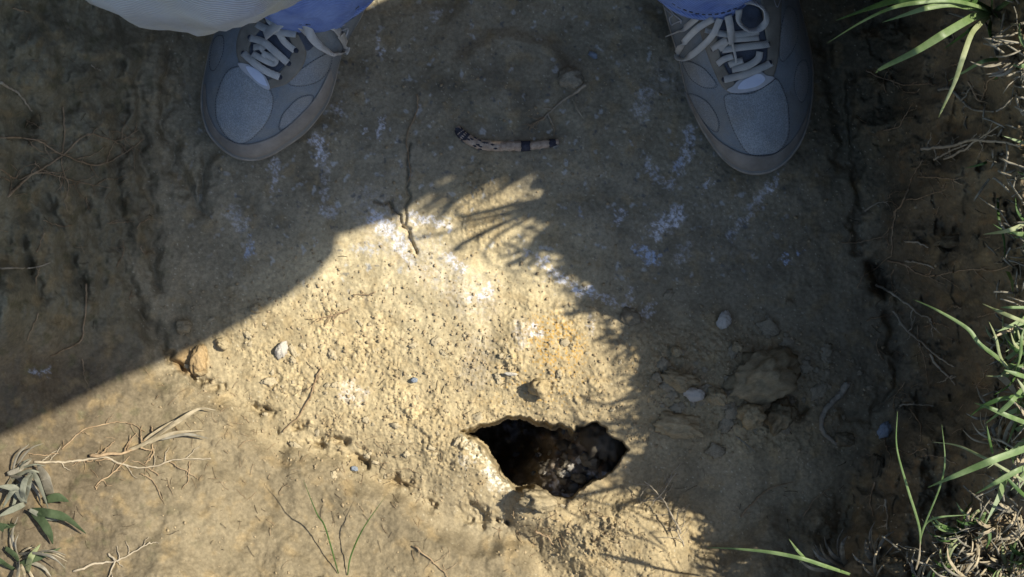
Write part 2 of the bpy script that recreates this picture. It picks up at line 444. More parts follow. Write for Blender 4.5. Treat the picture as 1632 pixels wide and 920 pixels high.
# lime / old paint residue on the lid, and the hole's sunlit rim painted pale: (points, width, strength, tint)
WHT = (.62, .62, .70); BLU = (.40, .46, .62)
stains_rim_light = [([(508, 222), (512, 255)], 13, 1.0, WHT), ([(540, 170), (541, 182)], 8, .6, WHT), ([(437, 255), (436, 300)], 8, .6, WHT), ([(604, 65), (604, 82)], 5, .7, WHT),
          ([(580, 205), (583, 212)], 5, .8, WHT), ([(612, 190), (602, 215)], 6, .8, WHT), ([(520, 270), (515, 330)], 7, .35, WHT),
          ([(370, 340), (385, 350), (380, 365)], 14, .3, WHT), ([(400, 382), (398, 405)], 7, .7, BLU), ([(515, 325), (520, 345), (535, 335)], 9, .4, WHT),
          ([(1100, 205), (1093, 240), (1080, 275)], 10, .7, WHT), ([(1030, 150), (1018, 175)], 16, .35, WHT), ([(1030, 255), (1045, 285), (1070, 295)], 9, .55, WHT),
          ([(1130, 286), (1126, 300)], 7, .8, WHT), ([(1080, 342), (1045, 368)], 16, 1.0, WHT), ([(1020, 400), (1042, 412)], 13, .95, BLU), ([(1098, 390), (1085, 410)], 12, .35, WHT),
          ([(1225, 300), (1200, 330), (1180, 355), (1165, 375)], 9, .5, WHT), ([(1240, 280), (1225, 300)], 6, .6, WHT), ([(988, 335), (986, 352)], 7, .9, WHT),
          ([(860, 412), (885, 435), (910, 455), (942, 466)], 9, .95, WHT), ([(835, 400), (860, 412)], 6, .6, WHT), ([(940, 464), (985, 485), (1010, 495)], 6, .5, WHT),
          ([(1003, 470), (1004, 476)], 8, .5, WHT), ([(1035, 488), (1030, 500)], 9, .5, WHT), ([(940, 510), (945, 530)], 8, .35, WHT), ([(925, 335), (930, 345)], 4, .4, BLU),
          ([(600, 345), (625, 372), (640, 395)], 13, .85, WHT), ([(595, 340), (612, 368)], 10, .8, WHT), ([(655, 345), (690, 354), (715, 362)], 7, .8, WHT), ([(640, 380), (655, 420)], 10, .6, WHT),
          ([(715, 410), (735, 428)], 9, .9, WHT), ([(780, 460), (772, 472)], 12, .8, WHT), ([(748, 472), (750, 480)], 7, .6, WHT), ([(850, 520), (853, 530)], 10, .7, WHT),
          ([(590, 330), (660, 400), (760, 480)], 45, .18, WHT), ([(570, 400), (600, 395)], 10, .4, BLU), ([(1272, 400), (1276, 402)], 5, .95, BLU), ([(1252, 412), (1257, 415)], 6, .95, BLU),
          ([(1070, 300), (1072, 300)], 7, .5, BLU), ([(1085, 250), (1078, 278)], 4, .8, BLU), ([(55, 592), (72, 592)], 9, .5, BLU), ([(700, 20), (690, 25)], 9, .35, WHT),
          ([(770, 545), (755, 600)], 30, .12, WHT), ([(555, 625), (570, 630)], 22, .35, WHT), ([(825, 520), (835, 545)], 14, .3, WHT),
          ([(735, 700), (755, 715), (775, 740), (790, 765), (815, 780)], 7, .9, (.62, .58, .46)), ([(780, 752), (790, 775)], 12, .7, (.66, .64, .58)), ([(735, 730), (745, 735)], 9, .6, (.5, .48, .45)),  # pale broken rim of the hole, lightened where the sun strikes it
          ([(400, 110), (380, 150)], 0.1, 0, WHT), ([(1140, 130), (1060, 120)], 40, .10, WHT), ([(960, 330), (1120, 330), (1180, 380)], 70, .12, (.36, .34, .30)), ([(560, 150), (640, 250)], 60, .10, (.36, .34, .30))]
wob1 = 9 * fbm(x * 7, y * 7, 4, 110, .65); wob2 = 9 * fbm(x * 7, y * 7, 4, 120, .65)
grit = sst(-.3, .3, fbm(x * 13, y * 13, 4, 130, .8))
for pts, wd, st, tint in stains_rim_light:
    if st <= 0: continue
    dd = dline(pts, UU + wob1, VV + wob2)
    tt = (1 - sst(wd * .35, wd * 1.1, dd)) * st * 1.0 * (.12 + .88 * grit)
    col = mixc(col, tint, np.clip(tt, 0, .95))
# scattered specks of the same residue
sp = sst(.55, .8, fbm(x * 6, y * 6, 3, 140)) * sst(.1, .5, lidm) * (1 - sst(430, 500, VV)) 
col = mixc(col, (.45, .46, .48), sp * .55)
sp = sst(.6, .85, fbm(x * 8, y * 8, 3, 150)) * sst(.1, .5, lidm) * (1 - sst(430, 500, VV))
col = mixc(col, (.07, .08, .10), sp * .6)
col = np.clip(col * np.array((1.0, 1.0, .92)), .02, .8)

def grid_mesh(name, U, V, Hh, colr, mat, keep=None):
    k = (1 - Hh / H) * S
    X = (U - 816) * k; Y = (460 - V) * k
    ny, nx = U.shape
    co = np.stack([X, Y, Hh], -1).reshape(-1, 3)
    idx = np.arange(ny * nx).reshape(ny, nx)
    q = np.stack([idx[:-1, :-1], idx[1:, :-1], idx[1:, 1:], idx[:-1, 1:]], -1).reshape(-1, 4)
    if keep is not None:
        kk = keep[:-1, :-1] | keep[1:, :-1] | keep[1:, 1:] | keep[:-1, 1:]
        q = q[kk.reshape(-1)]
    me = bpy.data.meshes.new(name)
    me.vertices.add(len(co)); me.vertices.foreach_set("co", co.astype(np.float32).ravel())
    me.loops.add(q.size); me.loops.foreach_set("vertex_index", q.astype(np.int32).ravel())
    me.polygons.add(len(q))
    me.polygons.foreach_set("loop_start", np.arange(0, q.size, 4, dtype=np.int32))
    me.polygons.foreach_set("loop_total", np.full(len(q), 4, dtype=np.int32))
    me.polygons.foreach_set("use_smooth", np.ones(len(q), bool))
    me.update(calc_edges=True)
    a = me.attributes.new("albedo", 'FLOAT_COLOR', 'POINT')
    c4 = np.ones((len(co), 4), np.float32); c4[:, :3] = colr.reshape(-1, 3)
    a.data.foreach_set("color", c4.ravel())
    me.materials.append(mat)
    o = bpy.data.objects.new(name, me); C.objects.link(o)
    return o
# far away the sheet is plain turf soil
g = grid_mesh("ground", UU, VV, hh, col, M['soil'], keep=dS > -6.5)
tag(g, kind='structure')

# cavity below the broken lid, rubble sloping up to the right
cu = np.arange(560, 1240, 2.2); cv = np.arange(520, 960, 2.2)
CU, CV = np.meshgrid(cu, cv)
cx_, cy_ = CU * .01, CV * .01
sl = ((CU - 845) * .75 + (CV - 735) * .66)
base = -.24 + .185 * sst(-80, 55, sl + 12 * fbm(cx_ * 2, cy_ * 2, 2, 200))
base = base - .02 * sst(960, 1100, CU)
f1, f2, fc = worley(cx_ * 5, cy_ * 5, 3)
base = base + .010 * (np.clip(.8 - f1, 0, 1)) + .010 * fbm(cx_ * 4, cy_ * 4, 4, 210)
edge_c = np.maximum(np.abs(CU - 900) / 340, np.abs(CV - 740) / 220)
base = base + 0 * edge_c
base = np.minimum(base, -.05)
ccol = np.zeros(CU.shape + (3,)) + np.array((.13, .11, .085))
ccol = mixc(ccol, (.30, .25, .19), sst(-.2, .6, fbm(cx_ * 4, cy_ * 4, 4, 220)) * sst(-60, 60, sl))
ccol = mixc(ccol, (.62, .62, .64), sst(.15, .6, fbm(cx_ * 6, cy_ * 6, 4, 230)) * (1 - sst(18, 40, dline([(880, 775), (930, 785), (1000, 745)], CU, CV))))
ccol = mixc(ccol, (.25, .15, .07), sst(.3, .7, fbm(cx_ * 7, cy_ * 7, 3, 240)) * .6)
cf1, cf2, cfc = worley(cx_ * 9, cy_ * 9, 12)
ccol = mixc(ccol, (.30, .26, .16), ((cfc > .86) & (cf1 < .3)) * .8)
ccol = mixc(ccol, (.50, .55, .68), sst(-.1, .5, fbm(cx_ * 5, cy_ * 5, 4, 260)) * np.clip(1.3 - ell(CU, CV, 830, 680, 45, 22), 0, 1) * .9)
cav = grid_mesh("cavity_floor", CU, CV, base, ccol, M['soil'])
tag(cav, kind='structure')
mb = MB()
for (x0, y0, x1, y1) in ((-.5, -.5, .5, -.5), (.5, -.5, .5, .35), (.5, .35, -.5, .35), (-.5, .35, -.5, -.5)):
    mb.add([(x0, y0, -.6), (x1, y1, -.6), (x1, y1, -.08), (x0, y0, -.08)], [(0, 1, 2, 3)])
mb.add([(-.5, -.5, -.6), (.5, -.5, -.6), (.5, .35, -.6), (-.5, .35, -.6)], [(0, 1, 2, 3)])
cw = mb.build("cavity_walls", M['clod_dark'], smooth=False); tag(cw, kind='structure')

# ------------------------------------------------------------------ stones and clods
def lump_mesh(name, seed, mat, sub=4, rough=.22, ang=.25, flat=1.0):
    bm = bmesh.new(); bmesh.ops.create_icosphere(bm, subdivisions=sub, radius=1.0)
    P = np.array([v.co[:] for v in bm.verts])
    r_ = np.random.default_rng(seed)
    dirs = r_.normal(size=(14, 3)); dirs /= np.linalg.norm(dirs, axis=1)[:, None]
    offs = r_.uniform(.72, 1.0, 14)
    sc = np.ones(len(P))
    dots = P @ dirs.T
    for k in range(14):
        lim = np.where(dots[:, k] > .05, offs[k] / np.maximum(dots[:, k], .05), 9)
        sc = np.minimum(sc, lim * (1 - ang) + ang * 1.0 if False else np.where(lim < 1, lim * (1 - ang * .3) + ang * .3, 1))
    n = fbm(P[:, 0] * 1.7 + P[:, 2] * .9, P[:, 1] * 1.7 - P[:, 2] * 1.3, 4, 300 + seed)
    n2 = fbm(P[:, 0] * 5 + P[:, 2] * 3.1, P[:, 1] * 5 - P[:, 2] * 4.3, 4, 400 + seed, .65)
    sc = sc * (1 + rough * n + rough * .5 * n2)
    P = P * sc[:, None]; P[:, 2] *= flat
    for v, p in zip(bm.verts, P): v.co = p
    me = bpy.data.meshes.new(name); bm.to_mesh(me); bm.free()
    me.materials.append(mat); me.polygons.foreach_set("use_smooth", [True] * len(me.polygons))
    return me
def soil_at(px, py):
    i = int(np.searchsorted(U1, px)); j = int(np.searchsorted(V1, py)); return col[j - 6:j + 7, i - 6:i + 7].reshape(-1, 3).mean(0)
def soil_colour(me, c):
    n_ = len(me.vertices); P = np.zeros(n_ * 3); me.vertices.foreach_get("co", P); P = P.reshape(-1, 3)
    f = 1 + .16 * fbm(P[:, 0] * 2 + P[:, 2], P[:, 1] * 2 - P[:, 2], 3, 700)
    c4 = np.ones((n_, 4), np.float32); c4[:, :3] = np.outer(f, c)
    a = me.attributes.new("albedo", 'FLOAT_COLOR', 'POINT'); a.data.foreach_set("color", c4.ravel())
    me.materials.clear(); me.materials.append(M['soil_clod'])
def lump(name, px, py, rx, ry, rz, rot, seed, mat, sink=.35, **kw):
    """rx, ry in photo pixels at the ground, rz in metres"""
    me = lump_mesh(name, seed, mat, **kw)
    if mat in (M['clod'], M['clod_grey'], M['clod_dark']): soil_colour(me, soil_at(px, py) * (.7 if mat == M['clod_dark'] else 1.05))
    o = bpy.data.objects.new(name, me); C.objects.link(o)
    z = float(ground_z(px, py)) + rz * (1 - 2 * sink)
    o.location = unproj(px, py, z)
    k = S * (1 - z / H)
    o.scale = (rx * k, ry * k, rz); o.rotation_euler = (0, 0, R(-rot))
    return o
def T(o, label, cat, group=None): return tag(o, label, cat, group)
T(lump("stone", 910, 126, 23, 19, .012, 0, 1, M['clod_grey'], .2), "rounded grey stone between the shoes with a thin root laid across it", "stone")
T(lump("stone", 449, 558, 9, 15, .005, 20, 2, M['pebble_white'], .2), "white stone standing out on the sunlit dirt left of the bright patch", "stone")
T(lump("stone", 660, 606, 6, 4, .003, 0, 3, M['pebble_blue'], .1), "tiny blue grey chip on the sunlit dirt above the hole's left end", "stone")
T(lump("stone", 1154, 511, 12, 15, .005, 5, 4, M['pebble_white'], .2, ang=.1), "pale buff square chip lying alone on the shaded lid", "stone")
T(lump("stone", 1105, 628, 18, 12, .006, 10, 5, M['pebble_white'], .2, ang=.1), "white jagged chip lodged among the big shaded clods", "stone")
T(lump("stone", 1258, 482, 6, 6, .004, 5, 6, M['clod'], .2), "small round tan pebble on the shaded lid near the right bank", "stone")
T(lump("stone", 292, 522, 14, 13, .008, -30, 7, M['clod_grey'], .3), "grey stone at the foot of the left bank on the shadow edge", "stone")
T(lump("stone", 945, 88, 8, 5, .004, 30, 8, M['pebble_blue'], .3), "small bluish pebble in the shade above the root crossed stone", "stone")
T(lump("stone", 814, 596, 10, 3, .002, 5, 9, M['pebble_white'], .1), "thin white sliver on the crumbly dirt above the hole", "stone")
T(lump("stone", 320, 594, 10, 5, .005, 5, 10, M['clod'], .2), "yellow brown nugget below the orange patch at the left bank foot", "stone")
T(lump("stone", 1005, 505, 17, 15, .005, 5, 11, M['clod_dark'], .4), "dark round lump pressed into the shaded lid right of the grass shadow", "stone")
T(lump("stone", 565, 747, 6, 4, .003, 15, 12, M['pebble_blue'], .2), "faint grey chip on the smooth bank below the broken dirt edge", "stone")
T(lump("stone", 1410, 686, 10, 14, .005, 30, 13, M['pebble_blue'], .3), "pale bluish flake stuck on the right bank above the tall striped grass stem", "stone")
T(lump("stone", 1553, 385, 7, 14, .006, 0, 14, M['clod_grey'], .3), "light grey flat stone in the right bank below the single short blade", "stone")
T(lump("stone", 1515, 385, 26, 10, .008, -12, 15, M['clod_grey'], .4), "bluish grey crusty lump in the right bank beside the flat stone", "stone")
T(lump("stone", 1398, 742, 10, 22, .008, 10, 16, M['clod_dark'], .3), "upright slate coloured stone in the right bank", "stone")
T(lump("stone", 1430, 905, 22, 16, .012, 15, 17, M['clod_grey'], .2), "grey stone at the bottom edge beside the brown straw clump", "stone")
# in the hole
def deep(name, px, py, z, rx, ry, rz, rot, seed, mat, label, **kw):
    me = lump_mesh(name, seed, mat, **kw); o = bpy.data.objects.new(name, me); C.objects.link(o)
    o.location = unproj(px, py, z); k = S * (1 - z / H); o.scale = (rx * k, ry * k, rz); o.rotation_euler = (0, 0, R(-rot))
    return tag(o, label, "stone")
deep("stone", 962, 703, -.055, 36, 36, .035, 20, 21, M['clod_dark'], "large brown rock filling the right end of the hole")
deep("stone", 942, 736, -.045, 18, 12, .012, 20, 24, M['clod_grey'], "pale reddish rock chip under the large brown rock in the hole")
deep("stone", 898, 752, -.060, 18, 10, .014, 0, 22, M['pebble_dark'], "smooth blue grey stone in the middle of the hole's rubble")
deep("stone", 922, 762, -.05, 14, 8, .01, 10, 23, M['clod_grey'], "small grey stone right of the smooth blue grey one in the hole")
deep("stone", 868, 748, -.07, 14, 12, .012, 10, 25, M['clod_dark'], "rough brown lump left of the smooth blue grey stone in the hole")
deep("stone", 905, 715, -.09, 22, 16, .02, 10, 26, M['clod_dark'], "dark rock in the hole's shade above the smooth blue grey stone")
# rubble lying on the slope inside the hole
rub = [lump_mesh("rubble_stone", 80 + i, M['clod_grey'], sub=3, rough=.4) for i in range(3)] + [lump_mesh("rubble_stone", 84 + i, M['pebble_dark'], sub=3, rough=.3) for i in range(2)] + [lump_mesh("rubble_stone", 87, M['pebble_white'], sub=3, rough=.4)]
for k in range(44):
    px, py = random.gauss(905, 42), random.gauss(742, 26)
    if float(sdf(HOLE, np.array(px), np.array(py))) > 4: continue
    i = int((px - 560) / 2.2); j = int((py - 520) / 2.2); z = float(base[j, i]); r = random.uniform(2.5, 9) * S
    o = bpy.data.objects.new("rubble_stone", random.choice(rub)); C.objects.link(o)
    o.location = unproj(px, py, z + r * .3); o.scale = (r * random.uniform(.8, 1.4), r, r * .7); o.rotation_euler = (random.random(), random.random(), random.uniform(0, 6.3))
    tag(o, "small bit of rubble on the slope inside the broken hole", "stone", "small rubble inside the hole")
# big clods
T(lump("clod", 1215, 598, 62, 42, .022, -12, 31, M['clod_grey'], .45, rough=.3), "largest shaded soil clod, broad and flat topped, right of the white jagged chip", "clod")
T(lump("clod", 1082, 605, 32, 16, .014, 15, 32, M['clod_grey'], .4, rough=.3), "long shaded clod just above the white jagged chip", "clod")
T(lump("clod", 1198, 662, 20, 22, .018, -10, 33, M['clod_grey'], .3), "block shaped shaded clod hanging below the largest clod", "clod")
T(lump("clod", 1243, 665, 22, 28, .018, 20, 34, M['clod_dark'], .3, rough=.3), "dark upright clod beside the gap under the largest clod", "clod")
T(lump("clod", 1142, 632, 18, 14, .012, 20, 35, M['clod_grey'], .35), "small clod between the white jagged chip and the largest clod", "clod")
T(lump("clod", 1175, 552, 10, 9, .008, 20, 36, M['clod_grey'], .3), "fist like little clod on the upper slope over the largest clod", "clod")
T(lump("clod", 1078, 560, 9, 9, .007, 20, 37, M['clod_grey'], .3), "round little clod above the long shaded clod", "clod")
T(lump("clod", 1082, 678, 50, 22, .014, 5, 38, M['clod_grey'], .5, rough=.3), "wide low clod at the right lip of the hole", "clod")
T(lump("clod", 861, 619, 17, 17, .011, 0, 39, M['clod'], .35), "round sunlit clod with a curved shadow above the hole", "clod")
T(lump("clod", 1345, 700, 18, 12, .01, 0, 40, M['clod_dark'], .4), "shaded clod beside the thick bent root", "clod")
T(lump("clod", 858, 797, 30, 17, .013, 10, 41, M['clod'], .4, rough=.3), "rounded sunlit clod on the lower lip of the hole", "clod")
T(lump("clod", 318, 572, 14, 26, .009, 5, 42, M['clod'], .4), "upright sunlit clod at the left bank foot right of the orange patch", "clod")
T(lump("clod", 355, 548, 12, 10, .007, 5, 43, M['clod'], .35), "small clod under the shadow edge at the left bank foot", "clod")
T(lump("clod", 408, 492, 9, 8, .006, 5, 44, M['clod'], .3), "lone sunlit clod just inside the body shadow edge", "clod")
clod_proto = [lump_mesh("clod", 50 + i, M['clod'], sub=3, rough=.55) for i in range(6)]
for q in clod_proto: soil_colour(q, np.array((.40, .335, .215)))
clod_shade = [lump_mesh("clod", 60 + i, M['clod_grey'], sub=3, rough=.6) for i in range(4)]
for q in clod_shade: soil_colour(q, np.array((.26, .222, .15)))  # same soil as the sunlit clods, shade put into the colour
n = 0; tries = 0
while n < 110 and tries < 9000:
    tries += 1
    px = random.uniform(290, 1010); py = random.uniform(450, 860)
    e = float(ell(px, py, 680, 630, 340, 150, 12))
    if e > 1.15 or random.random() < e * .55: continue
    if float(sdf(HOLE, np.array(px), np.array(py))) < 8: continue
    o = bpy.data.objects.new("clod", random.choice(clod_proto)); C.objects.link(o)
    r = random.choice([2.2, 2.8, 3.2, 4, 5, 6.5]) * random.uniform(.8, 1.2) * S
    q = G(px, py, r * .1); o.location = q
    o.scale = (r * random.uniform(.9, 1.6), r * random.uniform(.7, 1), r * random.uniform(.4, .7)); o.rotation_euler = (random.uniform(-.4, .4), random.uniform(-.4, .4), random.uniform(0, 6.28))
    tag(o, "tiny clod of tan soil scattered over the crumbly sunlit dirt around the hole", "clod", "tiny clods on the sunlit dirt"); n += 1
n = 0
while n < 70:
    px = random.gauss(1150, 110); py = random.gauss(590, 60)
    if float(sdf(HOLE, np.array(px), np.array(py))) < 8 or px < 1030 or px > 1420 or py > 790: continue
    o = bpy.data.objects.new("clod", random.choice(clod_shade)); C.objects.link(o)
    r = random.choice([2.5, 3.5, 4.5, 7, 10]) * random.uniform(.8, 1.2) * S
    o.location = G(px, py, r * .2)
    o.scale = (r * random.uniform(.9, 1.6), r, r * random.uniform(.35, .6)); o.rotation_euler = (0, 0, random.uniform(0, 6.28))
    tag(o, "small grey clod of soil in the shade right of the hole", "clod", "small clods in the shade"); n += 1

def merged(name, proto_pts, items, mat):
    """many copies of a small lump merged to one mesh (uncountable stuff)"""
    V0, F0 = proto_pts; vs = []; fs = []; off = 0
    for (loc, sc, rz) in items:
        c, s_ = math.cos(rz), math.sin(rz)
        P = V0 * np.array(sc)
        Q = np.stack([P[:, 0] * c - P[:, 1] * s_, P[:, 0] * s_ + P[:, 1] * c, P[:, 2]], 1) + np.array(loc)
        vs.append(Q); fs.append(F0 + off); off += len(V0)
    return mesh_obj(name, np.concatenate(vs), np.concatenate(fs), mat)
me = lump_mesh("tmp", 77, M['crumb'], sub=1, rough=.4)
V0 = np.array([v.co[:] for v in me.vertices]); F0 = np.array([p.vertices[:] for p in me.polygons])
bpy.data.meshes.remove(me)
items = []
while len(items) < 5200:
    px = random.uniform(250, 1500); py = random.uniform(120, 915)
    wgt = float(max(0, 1.2 - ell(px, py, 690, 610, 400, 190, 8))) + .7 * float(max(0, 1.2 - ell(px, py, 1140, 620, 220, 110))) + .8 * float(max(0, 1.2 - ell(px, py, 960, 850, 170, 80))) + .05 + .3 * float(max(0, 1 - ell(px, py, 780, 100, 170, 130)))
    if random.random() > wgt: continue
    if float(sdf(HOLE, np.array(px), np.array(py))) < 2: continue
    r = S * (0.7 + random.expovariate(1.6))
    r = min(r, 3.2 * S)
    items.append((G(px, py, r * .3), (r * random.uniform(.8, 1.4), r, r * .8), random.uniform(0, 6.28)))
so = merged("soil_crumbs", (V0, F0), items, M['crumb'])
tag(so, "loose crumbs and grains of soil strewn over the pit floor", "soil", kind='stuff')

# ------------------------------------------------------------------ roots
def fibre_stuff(name, label, mat, count, areas):
    mb = MB()
    for k in range(count):
        cx0, cy0, rx0, ry0 = random.choice(areas)
        px, py = random.gauss(cx0, rx0), random.gauss(cy0, ry0)
        if float(sdf(HOLE, np.array(px), np.array(py))) < 3 or py > 960: continue
        a = random.uniform(0, 6.28); L = random.uniform(4, 22); pts = []
        hump = random.uniform(.0, .0022)
        for t in range(5):
            pts.append(Vector(G(px, py, .0004 + hump * math.sin(t / 4 * 3.1)))); a += random.uniform(-.3, .3)
            px += L / 4 * math.cos(a); py += L / 4 * math.sin(a)
        tube(mb, pts, random.uniform(.00014, .0003), 3)
    o = mb.build(name, M[mat]); tag(o, label, "roots", kind='stuff')
fibre_stuff("root_fibres", "hair fine torn root fibres on the lower slope, mound and crumbly dirt", 'root', 420,
            [(985, 860, 60, 40), (880, 830, 50, 30), (580, 730, 70, 40), (300, 730, 120, 40), (640, 800, 120, 60), (400, 660, 90, 30), (80, 240, 70, 60), (1480, 350, 60, 150), (1500, 650, 60, 100)])
fibre_stuff("dark_fibres", "hair fine dark root fibres on the lower slope and banks", 'root_dark', 200,
            [(985, 870, 60, 40), (620, 850, 150, 50), (560, 720, 90, 30), (250, 820, 120, 60), (700, 560, 150, 60), (1450, 500, 60, 150), (120, 350, 90, 130), (1150, 780, 100, 60)])
def rootline(mb, pts, r0, r1, lift=.002, wig=2.0, branches=0, blen=30, seed=0):
    rd = random.Random(seed)
    P = catmull([p[:2] for p in pts], 8)
    lifts = np.interp(np.linspace(0, 1, len(P)), np.linspace(0, 1, len(pts)), [(p[2] if len(p) > 2 else 0) for p in pts])
    out = []; w1 = w2 = 0
    for i, p in enumerate(P):
        w1 = w1 * .7 + rd.uniform(-wig, wig) * .6; w2 = w2 * .7 + rd.uniform(-wig, wig) * .6
        out.append((p[0] + w1, p[1] + w2, lifts[i]))
    W = [Vector(G(a, b, lift + l)) for a, b, l in out]
    # a root does not follow every grain: smooth its height
    zs = [p.z for p in W]
    for it in range(2): zs = [max(zs[max(0, i - 1)] * .25 + zs[i] * .5 + zs[min(len(zs) - 1, i + 1)] * .25, W[i].z - .0008) for i in range(len(zs))]
    W = [Vector(unproj(out[i][0], out[i][1], zs[i])) for i in range(len(W))]
    n = len(W)
    tube(mb, W, [(r0 + (r1 - r0) * i / (n - 1)) * rd.uniform(.85, 1.15) for i in range(n)], 6)
    for b in range(branches):
        i = rd.randrange(1, n - 1)
        a = math.atan2(out[i + 1][1] - out[i][1], out[i + 1][0] - out[i][0]) + rd.choice([-1, 1]) * rd.uniform(.5, 1.2)
        L = blen * rd.uniform(.4, 1.2)
        q = [(out[i][0], out[i][1], out[i][2])]
        for k in range(3):
            a += rd.uniform(-.5, .5)
            q.append((q[-1][0] + L / 3 * math.cos(a), q[-1][1] + L / 3 * math.sin(a), q[-1][2] * .6))
        rootline(mb, q, r0 * .5, r1 * .4, lift, wig * .7, 0, 0, seed * 31 + b)
def root(pts, label, r0=.0011, r1=.0005, mat='root', br=0, bl=30, lift=.002, wig=1.8, seed=0, cat="root", group=None, name="root"):
    mb = MB(); rootline(mb, pts, r0, r1, lift, wig, br, bl, seed + 5)
    o = mb.build(name, M[mat], origin=mb.v[0]); return tag(o, label, cat, group)
c6 = lambda L: [(1000 + a[0] / 2.555, 300 + a[1] / 2.555) + tuple(a[2:]) for a in L]
ctr = lambda L: [(1300 + a[0] / 3.066, a[1] / 3.066) + tuple(a[2:]) for a in L]
cbr = lambda L: [(1060 + a[0] / 2.853, 600 + a[1] / 2.853) + tuple(a[2:]) for a in L]
c7 = lambda L: [(a[0] / 2.555, 560 + a[1] / 2.555) + tuple(a[2:]) for a in L]
root([(0, 131), (22, 143), (38, 160), (51, 178)], "pale root slanting out of the left bank at the left edge of the picture", .0012, .0005, 'root_pale', seed=1)
root([(20, 14), (33, 17), (47, 20)], "short straight root high on the left bank in the top left corner", .0008, .0004, seed=2)
root([(0, 218), (60, 224), (100, 246), (150, 262), (190, 250), (230, 222)], "branching fine root running across the tangle on the left bank", .0009, .0004, 'root', 8, 50, seed=3)
root([(12, 314), (50, 280), (98, 250), (140, 215), (185, 225), (220, 208)], "fine root rising through the tangle on the left bank toward the shoe", .0009, .0004, 'root', 8, 45, seed=4)
root([(100, 170), (102, 215), (98, 260), (112, 300)], "thin upright root crossing the tangle on the left bank", .0007, .0003, 'root', 6, 40, seed=5)
root([(0, 270), (30, 285), (70, 275), (120, 290), (175, 300)], "hair thin root along the lower side of the left bank tangle", .0006, .0003, 'root', 7, 40, seed=6)
root([(145, 104), (153, 108), (162, 113)], "tiny pale rootlet on the left bank above the tangle", .0006, .0004, 'root_pale', seed=7)
root([(0, 427), (40, 428), (80, 418)], "pale level root at the left edge halfway down the left bank", .0009, .0005, 'root_pale', seed=8)
root([(138, 452), (137, 490), (130, 540), (105, 558), (80, 570)], "long hooked root low on the shaded left bank", .0009, .0005, seed=9)
root([(60, 500), (52, 520), (43, 542)], "short thin root left of the long hooked one", .0006, .0004, seed=10)
root([(513, 587), (503, 606), (497, 626), (477, 662), (450, 689)], "dark thin root curving down the sunlit dirt to the broken edge", .0010, .0005, 'root', 3, 20, seed=11)
root([(664, 150), (664, 176), (650, 209), (650, 241), (655, 277), (650, 290)], "thin root running down into the crack of the lid", .0007, .0004, 'root', seed=12)
root([(934, 135, .013), (918, 147, .01), (900, 158), (884, 172), (868, 187)], "woody pale root lying over the grey stone between the shoes", .0015, .0006, 'root_pale', 2, 24, seed=13, wig=1)
root([(868, 187), (855, 197), (842, 205)], "fibrous yellow root end left of the grey stone's root", .0009, .0004, 'root', 9, 22, seed=14)
root([(875, 190), (882, 203), (885, 218)], "hair thin rootlet above the right end of the banded stick", .0005, .0003, seed=15)
root([(560, 492), (535, 503), (520, 505), (505, 512)], "feathery root fragment on the sunlit dirt left of the cracks", .0008, .0004, 'root', 9, 20, seed=16)
root([(598, 466), (585, 470), (562, 468)], "short twiglet on the sunlit dirt near the feathery root fragment", .0005, .0003, 'root', 3, 12, seed=17)
root([(1084, 850, .02), (1070, 820, .02), (1050, 790, .02), (1028, 768, .02)], "pale hairy root arching over the mound right of the hole", .0009, .0004, 'root_pale', 12, 38, seed=18)
root([(1040, 800, .018), (1055, 785, .022), (1078, 752, .022)], "fine rootlet forking off upwards beside the arching root on the mound", .0006, .0003, 'root_pale', 3, 25, seed=19)
root([(1090, 870, .01), (1078, 838, .01), (1082, 812, .012)], "frayed root at the right foot of the sunlit mound", .0008, .0004, 'root_pale', 9, 30, seed=20)
root([(853, 847, .006), (870, 856, .006), (884, 868, .004)], "short dark twig on the sunlit slope below the hole", .0008, .0005, 'root', 1, 12, seed=21)
root([(660, 870, .001), (700, 905), (720, 930)], "faint root at the bottom edge left of the mound", .0006, .0003, 'root', 4, 30, seed=22)
# right bank
root(c6([(1145, 0), (1112, 70), (1090, 110), (1075, 200), (1078, 270), (1055, 290), (1000, 335), (955, 360), (935, 410)]), "long winding root dropping down the right bank into the dark notch", .0009, .0004, 'root', 5, 30, seed=30)
root(c6([(1060, 292), (1120, 305), (1180, 340), (1240, 360), (1300, 350), (1400, 330), (1500, 335), (1615, 300)]), "longest level root stretching along the right bank to the picture's edge", .0009, .0004, 'root', 8, 35, seed=31)
root(c6([(1010, 395), (1060, 420), (1130, 465), (1180, 510), (1240, 535)]), "thick pale root slanting right from the dark notch", .0013, .0006, 'root_pale', 3, 25, lift=.006, seed=32)
root(c6([(1080, 500), (1130, 570), (1200, 630), (1260, 690), (1330, 730)]), "thick pale root below the first, slanting down the right bank", .0012, .0006, 'root_pale', 3, 25, lift=.006, seed=33)
root(c6([(1235, 675), (1262, 722), (1300, 760), (1332, 800)]), "forked pale root tip above the tall striped grass stem", .0012, .0006, 'root_pale', 3, 20, lift=.006, seed=34)
root(c6([(968, 92), (1010, 65), (1062, 55)]), "pale root poking out left from the right bank under the shoe's level", .0009, .0004, 'root_pale', 1, 20, lift=.006, seed=35)
root(c6([(1128, 215), (1180, 222), (1225, 237)]), "short pale root in the middle of the right bank", .0009, .0005, 'root_pale', seed=36, lift=.005)
root(c6([(1130, 300), (1190, 308), (1245, 325)]), "short pale root just below the other short one in the right bank", .0009, .0005, 'root_pale', seed=37, lift=.005)
root(c6([(870, 222), (950, 218), (1040, 198)]), "faint level root left of the dark notch", .0006, .0003, 'root', 4, 25, seed=38)
root(c6([(975, 542), (1030, 525), (1085, 512)]), "faint root reaching left over the shaded floor from the right bank", .0006, .0003, 'root', 2, 20, seed=39)
